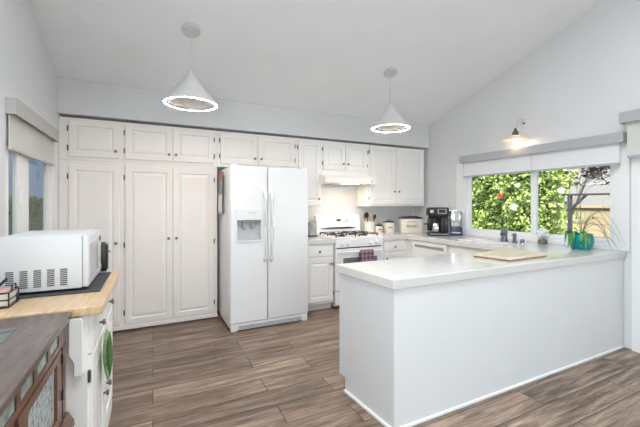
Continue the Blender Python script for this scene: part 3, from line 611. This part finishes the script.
b = N(); tube(b, [(-.075, -d2-.001, .158), (-.06, -d2-.012, .172), (-.03, -d2-.018, .18), (.03, -d2-.018, .18), (.06, -d2-.012, .172), (.075, -d2-.001, .158)], .003, 6); obj('wire_handle', b, M['iron'], t, True)
# coffee maker
t = thing('coffee_maker', 'black and silver coffee machine in the corner by the window', 'coffee maker', (3.665, 3.635, C0), -.60)
obj('base', box(N(), -.14, .14, -.13, .10, 0, .045, .012), M['black'], t, True)
obj('base_trim', bx(-.125, .125, -.1335, -.1305, .022, .030), M['steel'], t)
obj('drip_tray', box(N(), -.10, .03, -.125, .0, .0455, .056, .003), M['iron'], t)
obj('column', box(N(), .03, .14, -.10, .10, .0455, .27, .02, 3), M['black'], t, True)
obj('rear_tank', box(N(), -.13, .025, .02, .10, .061, .27, .012), M['black'], t, True)
obj('brew_head', box(N(), -.14, .14, -.13, .10, .271, .40, .02, 3), M['black'], t, True)
obj('head_trim', box(N(), -.02, .10, -.136, -.1305, .31, .38, .002), M['grey'], t)
obj('control_display', box(N(), -.005, .085, -.140, -.1365, .325, .37, .001), M['black'], t)
obj('badge', bx(-.12, -.075, -.1335, -.1305, .325, .365), M['lgrey'], t)
obj('carafe', lathe(N(), [(0, .061), (.045, .0605), (.05, .10), (.045, .16), (.03, .18), (0, .18)], 18, (-.03, -.06, 0)), M['chrome'], t, True)
obj('side_arm', box(N(), -.19, -.12, -.11, -.02, .155, .175, .006), M['black'], t, True)
obj('side_pipe', tube(N(), [(-.15, -.06, .176), (-.155, -.06, .24), (-.13, -.06, .30)], .007, 8), M['chrome'], t, True)
t = thing('countertop_appliance', 'mirror-sided silver countertop appliance right of the coffee machine', 'appliance', (3.885, 3.525, C0), -.80)
obj('mirror_panel', box(N(), -.07, .08, -.012, .06, .12, .36, .01), mat('mirror_steel', (.80, .84, .82), .08, 1, noise=.02), t, True)
obj('base', box(N(), -.06, .105, -.05, .07, 0, .119, .01), M['navy'], t, True)
obj('rim', box(N(), .082, .104, -.01, .06, .12, .345, .006), M['grey'], t, True)
obj('button_strip', bx(-.045, .08, -.0535, -.0505, .03, .05), M['lgrey'], t)
# grey speckled canister left of range
t = thing('metal_tin', 'grey speckled metal tin left of the range, half hidden by refrigerator', 'tin', (1.975, 4.26, C0))
obj('tin_body', box(N(), -.05, .05, -.05, .05, 0, .20, .006), mat('speckled_metal', (.34, .35, .35), .4, noise=.4, nscale=30), t)
obj('tin_base', box(N(), -.054, .054, -.054, .054, .0, .02, .003), M['iron'], t)
# figurine
t = thing('figurine', 'small white and green orchid ornament behind the sink, by the window mullion', 'ornament', (3.955, 2.335, C0))
obj('pot', lathe(N(), [(0, 0), (.04, 0), (.048, .025), (.042, .05), (0, .05)], 18), mat('mottled_green_pot', (.14, .17, .11), .4, noise=.5, nscale=40), t, True)
b = N(); 
for k in range(9):
    a = k*2.4; lathe(b, [(0, -.03), (.028, -.012), (.031, .010), (0, .026)], 8, (.026*math.cos(a), .03*math.sin(a), .085+.009*k))
obj('blossom', b, M['rosew'], t, True)
b = N(); tube(b, [(0, 0, .05), (.005, .01, .10), (0, 0, .15)], .004, 6); obj('stem', b, M['leafp'], t)
# cutting board
t = thing('cutting_board', 'wooden cutting board lying on the peninsula counter', 'cutting board', (2.74, 1.925, C0+.0005), .0)
b = N(); prism(b, [(-.30, .085), (-.25, -.21), (.265, -.185), (.335, .19)], .012, .030, lambda x, y, q: (x, y, q)); obj('board_top', b, M['boardwood'], t, bevel=.003)
b = N(); prism(b, [(-.298, .084), (-.249, -.208), (.263, -.183), (.332, .188)], 0, .0115, lambda x, y, q: (x, y, q)); obj('board_base', b, M['boardedge'], t)
# plant
t = thing('potted_plant', 'spider plant in a glazed teal pot on the peninsula end', 'plant', (3.83, 1.89, C0))
obj('pot', lathe(N(), [(0, 0), (.07, 0), (.092, .03), (.106, .075), (.102, .12), (.094, .145), (.098, .155), (.086, .155), (.088, .12), (0, .115)], 32), M['teal'], t, True)
obj('soil', lathe(N(), [(0, .118), (.084, .118), (.084, .126), (0, .132)], 20), M['soil'], t)
def blade(bm, pts, w):
    pts = [Vector(p) for p in pts]; n = len(pts); L = []; b = N()
    for i, p in enumerate(pts):
        tt = (pts[min(i+1, n-1)]-pts[max(i-1, 0)]).normalized(); s = tt.cross(Vector((0, 0, 1)));
        if s.length < 1e-3: s = Vector((.7, -.7, 0))
        s.normalize(); nn = s.cross(tt); ww = w*(math.sin(PI*min(.97, .25+.75*i/(n-1)))**.7)
        L.append((b.verts.new(p-s*ww), b.verts.new(p-nn*ww*.35), b.verts.new(p+s*ww), b.verts.new(p+nn*ww*.05)))
    for a, c in zip(L, L[1:]):
        for k in range(4): b.faces.new((a[k], a[(k+1) % 4], c[(k+1) % 4], c[k]))
    b.faces.new(L[0][::-1]); b.faces.new(L[-1]); bmesh.ops.recalc_face_normals(b, faces=b.faces); merge(bm, b)
def arch(p0, p1, hgt, n=12, droop=0.):
    p0, p1 = Vector(p0), Vector(p1); out = []
    for i in range(n+1):
        s = i/n; q = p0.lerp(p1, s); q.z += hgt*4*s*(1-s)*(1+.3*(1-s)); out.append(q)
    return out
# broad hanging leaves in front (local coordinates: camera is towards -x -y)
vd = Vector((-.85, -.5, 0)); sd_ = Vector((.5, -.85, 0))
for s, l in ((-.10, .03), (-.065, .06), (-.01, .045), (.025, .03), (.05, .07), (-.125, .05), (.0, .085), (-.08, .04)):
    p0 = sd_*s*.5+Vector((0, 0, .13)); rim = sd_*s+vd*.105+Vector((0, 0, .165+.02*math.sin(s*90))); end = sd_*(s*1.15)+vd*(.13+.02*math.sin(s*50))+Vector((0, 0, max(.012, l-.02)))
    b = N(); blade(b, [p0, p0.lerp(rim, .5)+Vector((0, 0, .03)), rim, rim.lerp(end, .35)+vd*.012, rim.lerp(end, .7)+vd*.012, end], .0115); obj('leaf', b, M['leafp'], t, True)
for (ex, ey, ez, h) in ((.16, -.27, .03, .20), (.10, -.33, -.02, .26), (.12, -.25, .0, .14), (.05, -.30, .10, .12), (.17, -.22, .015, .26), (-.04, -.27, .02, .16), (-.02, -.33, .0, .10), (.14, -.18, .05, .2), (.02, -.24, .02, .20), (-.33, .25, .01, .08), (-.22, .34, .015, .1)):
    b = N(); blade(b, arch((0, 0, .135), (ex, ey, max(.015, ez)), h), .0078); obj('long_leaf', b, M['leafg'], t, True)
for (ex, ey, hh) in ((-.02, .05, .42), (.04, .0, .30), (.07, -.09, .36), (.02, .02, .5)):
    b = N(); tube(b, [(0, 0, .12), (ex*.4, ey*.4, .12+hh*.5), (ex, ey, hh)], .0028, 5)
    for k in range(5):
        z = .25+k*.05
        if z < hh: blade(b, [(ex*z/hh, ey*z/hh, z), (ex*z/hh+.03*(-1)**k, ey*z/hh-.015, z+.025), (ex*z/hh+.05*(-1)**k, ey*z/hh-.03, z+.02)], .006)
    obj('stem', b, M['leafg'], t, True)

# ------------------------------------------------------------------ left side
cabinet('base_cabinet', 'white base cabinet with knobbed drawers under the butcher-block worktop', 'cabinet', (-.262, 1.81, 0), PI/2, .86, .586, .882,
        [(.02, .09, .40, .60, .375, .34, -1), (.44, .09, .40, .60, .49, .34, 1)], M['cabw'], drawers=[(.02, .70, .40, .17, .225, .773), (.44, .70, .40, .17, .63, .773)])
LC = [o for o in S.objects if o.get('label', '').startswith('white base cabinet with knobbed')][0]
b = N(); prism(b, [(.020, .876), (.056, .876), (.064, .866), (.064, .715), (.052, .695), (.046, .68), (.046, .622), (.018, .622), (.012, .632), (.012, .866)], -.024, -.001, lambda a, z, q: (q, a, z)); obj('scroll_bracket', b, M['cabw'], LC, bevel=.004)
obj('plinth', bx(-.002, .865, -.015, -.0005, 0, .06), M['cabw'], LC)
b = bx(-.850, -.200, 1.784, 2.68, .883, .92)
tag(obj('worktop', b, M['butcher'], loc=(-.5, 2.2, .92), bevel=.004), 'butcher-block worktop under the microwave', 'worktop')
# mitt
t = thing('oven_mitt', 'green leaf-shaped cloth mitt hanging from a drawer knob', 'oven mitt', (-.206, 2.055, .765))
b = N(); lathe(b, [(0, 0), (.5, .10), (.85, .3), (1, .5), (.7, .78), (.25, .95), (0, 1)], 16)
for v in b.verts: v.co = Vector((v.co.x*.022-.006, v.co.y*.055+.07*(v.co.z-.1), -.03-v.co.z*.31))
obj('mitt_body', b, M['mitt'], t, True)
b = N(); lathe(b, [(0, 0), (.6, .2), (1, .5), (.6, .8), (0, 1)], 12)
for v in b.verts: v.co = Vector((v.co.x*.014+.010, v.co.y*.034-.038, -.035-v.co.z*.24))
obj('inner_leaf', b, mat('dark_leaf_fabric', (.07, .15, .045), .85, noise=.3, nscale=25), t, True)
obj('loop', tube(N(), [(0, -.008, -.035), (-.004, -.010, 0), (-.004, 0, .019), (-.004, .010, 0), (0, .008, -.035)], .0025, 6), M['crock'], t)
# mat, microwave
b = box(N(), -.70, -.245, 2.07, 2.60, .9205, .9265, .002); tag(obj('counter_mat', b, M['matcloth'], loc=(-.47, 2.35, .9205)), 'dark woven mat under the microwave', 'mat')
M['mwp'] = mat('microwave_white', (.66, .675, .68), .35, noise=.006)
t = thing('microwave', 'white countertop microwave oven on the butcher-block worktop', 'microwave', (-.30, 2.117, .9265))
mw, md, mh = .47, .365, .285     # along y, along -x, up
obj('case', box(N(), -md, -.028, 0, mw, .012, mh, .006), M['mwp'], t, True)
fd = obj('door', box(N(), -.027, 0, .0, mw-.105, .016, mh-.002, .005), M['mwp'], t, True)
obj('door_window', box(N(), -.002, .0025, .045, mw-.155, .06, mh-.05, .002), mat('smoked_window', (.44, .46, .47), .15, noise=.05), fd)
cpn = obj('control_panel', box(N(), -.027, 0, mw-.104, mw, .016, mh-.002, .005), M['mwp'], t, True)
obj('display', bx(-.001, .0015, mw-.09, mw-.015, mh-.07, mh-.04), M['black'], cpn)
obj('open_button', box(N(), -.001, .004, mw-.085, mw-.02, .035, .065, .002), M['lgrey'], cpn)
for i in range(5):
    b = N()
    for k in range(9): 
        x = -.332+i*.053; box(b, x, x+.030, -.0012, .002, .034+k*.0098, .0395+k*.0098)
    obj('vent', b, M['darkwall'], t)
for x in (-md+.03, -.05):
    for y in (.03, mw-.03): obj('foot', lathe(N(), [(0, 0), (.014, 0), (.014, .0115), (0, .0115)], 12, (x, y, 0)), M['black'], t)
# black appliance behind
t = thing('toaster', 'black rounded toaster half hidden behind the microwave', 'toaster', (-.37, 2.63, C0))
obj('toaster_body', box(N(), -.12, .105, -.030, .045, .01, .20, .022, 4), M['black'], t, True)
obj('toaster_base', box(N(), -.11, .095, -.025, .04, 0, .012, .003), M['grey'], t)
obj('lever', box(N(), .106, .118, -.004, .018, .13, .145, .003), M['grey'], t)
# wire basket with napkins
t = thing('wire_basket', 'small black wire basket at left end of the butcher-block worktop', 'basket', (-.66, 1.975, C0))
b = N(); hw, hd, hh = .10, .06, .065
for z in (.004, .035, .065):
    tube(b, [(-hw, -hd, z), (hw, -hd, z), (hw, hd, z), (-hw, hd, z), (-hw, -hd, z)], .0035, 6)
for x in (-hw, -hw/3, hw/3, hw):
    for y in (-hd, hd): tube(b, [(x, y, .004), (x, y, .065)], .0028, 6)
for x in (-hw/2, 0, hw/2): tube(b, [(x, -hd, .004), (x, hd, .004)], .0028, 6)
obj('wire_frame', b, M['black'], t)
obj('wire_handle', tube(N(), [(hw, -.03, .065), (hw, -.02, .092), (hw, .02, .092), (hw, .03, .065)], .003, 6), M['black'], t, True)
o = tag(obj('napkin_stack', box(N(), -.755, -.567, 1.922, 2.028, .9287, .978, .003), M['crock'], loc=(-.66, 1.975, .9287)), 'stack of white napkins inside the wire basket', 'napkins')
o = tag(obj('note_pad', box(N(), -.752, -.572, 1.925, 2.025, .9785, .992, .003), M['pink'], loc=(-.66, 1.975, .9785)), 'pink paper pad on top of the napkins in basket', 'notepad')
o = tag(obj('pen', tube(N(), [(-.62, 1.95, .997), (-.59, 1.995, 1.035)], .006, 8), M['black'], loc=(-.62, 1.95, .9925)), 'black pen standing out of the wire basket', 'pen')

# ------------------------------------------------------------------ sideboard
t = thing('sideboard', 'dark walnut sideboard with glass tile frieze, front left', 'sideboard', (-.58, 1.05, 0))
SX, SY0, SY1 = -.332, .32, 1.762
obj('top', box(N(), -.845, SX+.022, SY0-.01, SY1+.008, .885, .915, .006), M['walnut_sheen'], t, world=True)
obj('marble_inset', bx(-.70, -.447, 1.2, 1.62, .9152, .9165), M['stone'], t, world=True)
obj('carcass', bx(-.845, SX-.02, SY0, SY1, .06, .884), M['walnut'], t, world=True)
b = N(); ys = [SY0]; 
tl = [(1.535-.155*k, 1.655-.155*k) for k in range(8)]
for a_, c_ in reversed(tl): ys += [a_, c_]
ys.append(SY1)
cells(b, ys, [.79, .812, .862, .884], lambda y, z: not (.812 < z < .862 and any(a_ < y < c_ for a_, c_ in tl)), SX-.019, SX, lambda y, z, q: (q, y, z)); fz = obj('frieze', b, M['walnut'], t, world=True)
for a_, c_ in tl: obj('glass_tile', bx(SX-.018, SX-.004, a_+.001, c_-.001, .813, .861), M['slate'], fz, world=True)
for y0, y1 in ((1.20, 1.69), (.36, .85)):
    b = N(); cells(b, [y0, y0+.08, y1-.07, y1], [.491, .54, .755, .785], lambda y, z: not (y0+.08 < y < y1-.07 and .54 < z < .755), SX-.018, SX+.002, lambda y, z, q: (q, y, z)); d_ = obj('door', b, M['walnut'], t, world=True)
    obj('door_glass', bx(SX-.014, SX-.008, y0+.081, y1-.071, .541, .754), M['texglass'], d_, world=True)
    for hz in (.60, .745): obj('hinge', box(N(), SX-.004, SX+.008, y1-.004, y1+.010, hz-.02, hz+.02, .002), M['black'], d_, world=True)
obj('centre_panel', bx(SX-.018, SX-.006, .852, 1.198, .491, .785), M['walnut'], t, world=True)
b = N(); prism(b, [(SX-.02, .43), (SX+.032, .43), (SX+.03, .45), (SX+.008, .49), (SX-.02, .49)], SY0, SY1+.006, lambda x, z, q: (x, q, z)); obj('base_moulding', b, M['walnut'], t, world=True)
for x in (-.80, -.40):
    for y in (SY0+.05, SY1-.05): obj('foot', bx(x-.03, x+.03, y-.03, y+.03, 0, .059), M['walnut'], t, world=True)
obj('corner_post', bx(SX-.018, SX+.001, SY1-.045, SY1+.004, .491, .785), M['walnut'], t, world=True)

# ------------------------------------------------------------------ roller blinds
def roller(label, x0, x1, y0, y1, z0, z1, panels, mv, mb, sgn, cat='window blind', xf=None):
    t = thing('roller_blind', label, cat, ((x0+x1)/2, (y0+y1)/2, z1))
    xin = x0 if sgn < 0 else x1   # room-side face
    b = N(); th = .012
    xa, xb = (x0, x0+th) if sgn < 0 else (x1-th, x1)
    cells(b, [xa, xb] if sgn < 0 else [xa, xb], [y0, y1], lambda x, y: True, z0, z1, lambda x, y, q: (x, y, q))
    qa, qb = (x0+th, x1) if sgn < 0 else (x0, x1-th)
    cells(b, [qa, qb], [y0, y0+th, y1-th, y1], lambda x, y: not (y0+th < y < y1-th), z0, z1, lambda x, y, q: (x, y, q))
    cells(b, [qa, qb], [y0+th, y1-th], lambda x, y: True, z1-th, z1, lambda x, y, q: (x, y, q))
    obj('valance', b, mv, t, world=True)
    for py0, py1, pz in panels:
        xs_ = (x0+x1)/2 if xf is None else xf
        f_ = obj('blind_fabric', bx(xs_-.002, xs_+.002, py0, py1, pz, z1-.03), mb, t, world=True)
        obj('bottom_bar', box(N(), xs_-.010, xs_+.010, py0, py1, pz-.022, pz, .004), mv, f_, world=True)
    return t
roller('long grey valance with two pale roller blinds over the kitchen window', 3.93, 4.025, 1.594, 3.483, 1.952, 2.045, [(2.484, 3.44, 1.765), (1.64, 2.476, 1.765)], M['valance'], M['blind'], -1)
roller('beige roller blind over the left window, behind the microwave', XL+.001, XL+.058, 2.85, 3.965, 1.955, 2.06, [(2.863, 3.95, 1.745)], M['valance2'], M['blindb'], 1, xf=XL+.0155)
roller('grey roller blind at the right picture edge, over patio door', 3.90, 3.992, -.62, 1.612, 2.122, 2.222, [(-.58, 1.57, 1.82)], M['valance'], M['blindb'], -1)

# ------------------------------------------------------------------ lamps
def pendant(label, x):
    y = 3.2475; z0 = zc(y)
    t = thing('pendant_lamp', label, 'pendant lamp', (x, y, z0), 0, 'cone pendant lamps')
    tilt = Matrix.Rotation(math.atan(-SL), 4, 'X')
    b = N(); lathe(b, [(0, 0), (.075, 0), (.078, -.006), (.078, -.028), (.07, -.036), (0, -.036)], 28, (0, 0, -.0005), tilt); obj('canopy', b, M['pend'], t, True)
    za = 2.555-z0; zr = 2.268-z0; R = .225
    obj('cord', tube(N(), [(0, 0, -.03), (0, 0, za+.01)], .0022, 6), M['cord'], t)
    b = N(); lathe(b, [(0, za+.012), (.006, za+.012), (.014, za-.01), (R-.001, zr+.011), (R-.009, zr+.011), (.008, za-.018), (0, za-.02)], 48); obj('cone_shade', b, M['pend'], t, True)
    b = N(); lathe(b, [(R+.001, zr+.0105), (R+.003, zr-.004), (R-.001, zr-.004), (R-.001, zr+.006), (R-.017, zr+.0105)], 64, close=True); obj('rim', b, M['pend'], t, True)
    b = N(); lathe(b, [(R-.0172, zr+.0100), (R-.0172, zr-.004), (R-.020, zr-.004), (R-.020, zr+.0100)], 64, close=True); obj('inner_lip', b, M['pend'], t, True)
    b = N(); lathe(b, [(R-.0015, zr+.0055), (R-.0015, zr-.002), (R-.0165, zr-.002), (R-.0165, zr+.0055)], 64, close=True); obj('light_ring', b, M['ring'], t)
pendant('cone pendant lamp with glowing ring hanging before the pantry doors', .307)
pendant('cone pendant lamp with glowing ring hanging before the upper right cabinets', 2.53)
t = thing('wall_lamp', 'small gooseneck wall lamp with frosted shade over the kitchen window', 'wall lamp', (XR, 2.60, 2.34))
X0 = XR
obj('wall_plate', lathe(N(), [(0, 0), (.052, 0), (.052, .008), (.04, .018), (0, .02)], 24, (X0, 2.60, 2.36), Matrix.Rotation(-PI/2, 4, 'Y')), M['wall'], t, True, world=True)
obj('screw', lathe(N(), [(0, 0), (.012, 0), (.010, .012), (0, .014)], 12, (X0-.0195, 2.60, 2.345), Matrix.Rotation(-PI/2, 4, 'Y')), M['hinge'], t, True, world=True)
obj('arm', tube(N(), [(X0-.018, 2.60, 2.375), (X0-.05, 2.60, 2.40), (X0-.09, 2.61, 2.39), (X0-.12, 2.62, 2.34), (X0-.135, 2.625, 2.28)], .006, 8), M['pend'], t, True, world=True)
lx, ly = X0-.14, 2.628
obj('socket', lathe(N(), [(0, .085), (.010, .085), (.020, .055), (.034, .03), (.034, .0), (0, 0)], 16, (lx, ly, 2.195)), M['hinge'], t, True, world=True)
obj('shade', lathe(N(), [(.022, .05), (.035, .045), (.07, .022), (.125, .0), (.142, -.012), (.142, -.016), (.12, -.006), (.07, .016), (.034, .039), (.022, .044)], 36, (lx, ly, 2.150), close=True), M['shade'], t, True, world=True)
obj('bulb', lathe(N(), [(0, -.034), (.018, -.030), (.027, -.012), (.022, .008), (.012, .03), (0, .035)], 16, (lx, ly, 2.145)), M['bulb'], t, True, world=True)
l = light('wall_lamp_light', 'POINT', (lx, ly, 2.095), 1.1, (1, .72, .48), shadow_soft_size=.03)

# ------------------------------------------------------------------ outdoors
b = N(); box(b, 4.2, 16, -8, 14, -.12, -.02); struct('ground_right', b, M['gravel'])
b = N(); box(b, -9, -1.02, -8, 14, -.12, -.02); struct('ground_left', b, M['gravel'])
def leaves(bm, pts, size, rng):
    for p in pts:
        n = Vector((rng.gauss(0, 1), rng.gauss(0, 1), rng.gauss(0, 1)+.5)).normalized(); u = n.orthogonal().normalized(); u = Matrix.Rotation(rng.random()*6.28, 3, n) @ u; w = n.cross(u)
        s = size*(.6+.8*rng.random()); p = Vector(p)
        a = bm.verts.new(p-u*s); c = bm.verts.new(p+u*s); d = bm.verts.new(p+w*s*.5+n*s*.12); e = bm.verts.new(p-w*s*.5+n*s*.12)
        bm.faces.new((a, e, c)); bm.faces.new((a, c, d))
rng = random.Random(3)
t = thing('hedge', 'tall sunlit leafy green hedge outside the kitchen window', 'hedge', (6.8, 5.0, -.02))
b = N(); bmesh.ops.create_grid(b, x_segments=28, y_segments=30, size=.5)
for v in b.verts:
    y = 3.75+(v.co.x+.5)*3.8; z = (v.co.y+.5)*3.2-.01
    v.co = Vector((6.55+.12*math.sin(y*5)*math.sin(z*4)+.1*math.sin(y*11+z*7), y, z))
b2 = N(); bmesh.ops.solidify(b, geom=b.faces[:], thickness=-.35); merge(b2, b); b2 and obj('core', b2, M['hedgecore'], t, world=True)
b = N(); pts = []
for i in range(17000):
    y = 3.42+rng.random()*3.6; z = .02+rng.random()*3.25; base = 6.50+.12*math.sin(y*5)*math.sin(z*4)+.1*math.sin(y*11+z*7)
    edge = .25*max(0, 1-(y-3.42)/.3)
    pts.append((base-rng.random()**2*.30+edge, y+.08*math.sin(z*6), z))
for _ in range(2200):
    x = 6.3+rng.random()*.75; pts.append((x, .524*x+.10+.25*rng.random()**2, .02+rng.random()*3.2))
leaves(b, pts, .040, rng); obj('foliage', b, M['hedge'], t, world=True)
def blossom(label, x, y, z, r, m, cat='flower', group='roses on the hedge'):
    t = thing('rose', label, cat, (x, y, z), 0, group)
    b = N()
    for k in range(10):
        a = k*2.4; q = r*(.25+.06*k); lathe(b, [(0, -r*.3), (r*.38, -r*.1), (r*.42, r*.15), (0, r*.3)], 8, (-.3*r+.0*k, q*math.cos(a)*.8, q*math.sin(a)*.8))
    obj('petals', b, m, t, True); obj('stalk', tube(N(), [(0, 0, 0), (.04, .02, -.06), (.10, .03, -.10)], .006, 5), M['leafp'], t)
def at(u, v, x):
    f, h, hc, yw = 339.7, 203.7, 1.373, .4572
    F = Vector((math.sin(yw), math.cos(yw), 0)); R = Vector((math.cos(yw), -math.sin(yw), 0)); d = F*f+R*(u-320)-Vector((0, 0, 1))*(v-h)
    return Vector((0, 0, hc))+d*(x/d.x)
for lb, u, v, r, m in (('red rose low-left of the upper white rose on the hedge', 501, 196, .06, 'roser'), ('large white rose in the middle of the hedge, lowest of the hedge roses', 514.5, 207.5, .085, 'rosew'), ('small white rose high on the hedge, nearest the window mullion', 518, 185.5, .055, 'rosew')):
    p = at(u, v, 5.93); blossom(lb, p.x, p.y, p.z, r, M[m])
p = at(562, 191, 5.98); blossom('white rose at the right end of the hedge, beside the metal frame', p.x, p.y, p.z, .07, M['rosew'])
def tree(label, x, y, h, cr, mt, n, name='tree', seed=1, sz=.07, trunk=.06, zlow=.5, off=0.):
    r_ = random.Random(seed); t = thing(name, label, 'tree', (x, y, -.02))
    obj('trunk', tube(N(), [(0, 0, 0), (.05, .05, h*.4), (0, .1, h*.75)], [trunk, trunk*.8, trunk*.3], 8), M['bark'], t, True)
    b = N(); br = N(); pts = []
    cs = [Vector((r_.gauss(0, cr*.45), off+r_.gauss(0, cr*.45), h*(zlow+(1-zlow)*r_.random()))) for _ in range(14)]
    for c in cs:
        tube(br, [(.05*1, .05, h*.42), Vector((c.x*.5, c.y*.4, h*.35+c.z*.4)), c], [trunk*.4, trunk*.25, .006], 5)
        for _ in range(n//14):
            d = Vector((r_.gauss(0, 1), r_.gauss(0, 1), r_.gauss(0, .8))); pts.append(c+d*cr*.26)
    leaves(b, pts, sz, r_); obj('branches', br, M['bark'], t); obj('foliage', b, mt, t)
tree('dark green tree crown behind the right end of the hedge', 8.6, 5.3, 3.1, .75, M['tree'], 2600, seed=5, sz=.08)
tree('sparse dark plum tree branching over the pale building wall', 8.0, 4.10, 2.62, .38, M['plum'], 330, 'plum_tree', 9, .06, .010, .72, off=-.50)
t = thing('garden_wall', 'tan block garden wall beyond the kitchen window', 'wall', (9.6, 3, -.02))
obj('block_courses', bx(9.5, 9.7, -1, 9, -.02, 1.27), M['blockwall'], t, world=True); obj('cap', bx(9.46, 9.74, -1, 9, 1.271, 1.33), M['blockwall'], t, world=True)
t = thing('neighbour_house', 'pale neighbouring house beyond the tan garden wall', 'house', (14, 3, -.02))
b = N(); box(b, 12.5, 15.5, -2, 12, -.02, 3.6); hw_ = obj('stucco_wall', b, M['stucco'], t, world=True)
obj('siding_line', bx(12.49, 12.4995, -2, 12, 1.98, 2.02), M['lgrey'], t, world=True)
obj('roof', prism(N(), [(12.2, 3.61), (15.8, 3.61), (14.0, 4.6)], -2.3, 12.3, lambda x, z, q: (x, q, z)), M['roof'], t, world=True)
p = at(609.5, 166.5, 12.49)
for k in (-1, 1): obj('vent', bx(12.47, 12.4995, p.y-.10+k*.13, p.y+.10+k*.13, p.z-.05, p.z+.05), M['grey'], hw_, world=True)
t = thing('pergola', 'dark metal garden pergola with a post and top beam outside window', 'pergola', (6.0, 2.9, -.02))
p = at(570, 197, 6.0); q = at(640, 197, 6.0)
obj('post', bx(5.975, 6.025, p.y-.025, p.y+.025, -.02, p.z+.02), M['iron2'], t, world=True)
obj('post', bx(5.975, 6.025, q.y-.025, q.y+.025, -.02, p.z+.02), M['iron2'], t, world=True)
obj('beam', bx(5.97, 6.03, q.y-.1, p.y+.1, p.z+.0205, p.z+.05), M['iron2'], t, world=True)
b = N(); prism(b, [(p.y-.025, p.z-.20), (p.y-.025, p.z-.16), (p.y-.20, p.z+.02), (p.y-.24, p.z+.02)], 5.98, 6.02, lambda y, z, q_: (q_, y, z)); obj('brace', b, M['iron2'], t, world=True)
t = thing('flower_bed', 'low dry planting bed at the foot of the tan wall', 'planting', (8.8, 3, -.02))
obj('bed_soil', bx(8.3, 9.45, 0.5, 3.6, -.0195, .55), mat('dry_bed', (.22, .15, .11), .95, noise=.4, nscale=9, bump=.6), t, world=True)
b = N(); leaves(b, [(8.3+rng.random()*1.0, .6+rng.random()*2.9, .56+rng.random()**2*.35) for _ in range(900)], .05, rng); obj('ground_cover', b, foliage('dry_leaf', [(.16, .12, .08), (.26, .20, .13), (.20, .24, .10)]), t, world=True)
# left outdoors
t = thing('fence', 'blue-grey board fence outside the left window', 'fence', (-3.2, 8, -.02))
b = N(); [box(b, -3.25, -3.2, y*.3-1, y*.3-.708, -.02, 3.0) for y in range(50)]; obj('boards', b, M['fence'], t, world=True)
obj('low_wall', bx(-3.15, -2.95, 2, 14, -.02, 1.12), M['darkwall'], t, world=True)
t = thing('shrub', 'green shrub in front of the fence outside the left window', 'shrub', (-2.5, 8.2, -.02))
b = N(); leaves(b, [(-2.55+rng.gauss(0, .07), 5.2+rng.random()*7, 1.0+rng.random()*.42+.12*math.sin(i*.3)) for i in range(2600)], .06, rng); obj('foliage', b, foliage('shrub_leaf', [(.05, .09, .03), (.14, .2, .05), (.34, .36, .08)]), t, world=True)
obj('stems', bx(-2.75, -2.4, 5.3, 12, -.02, 1.15), M['hedgecore'], t, world=True)
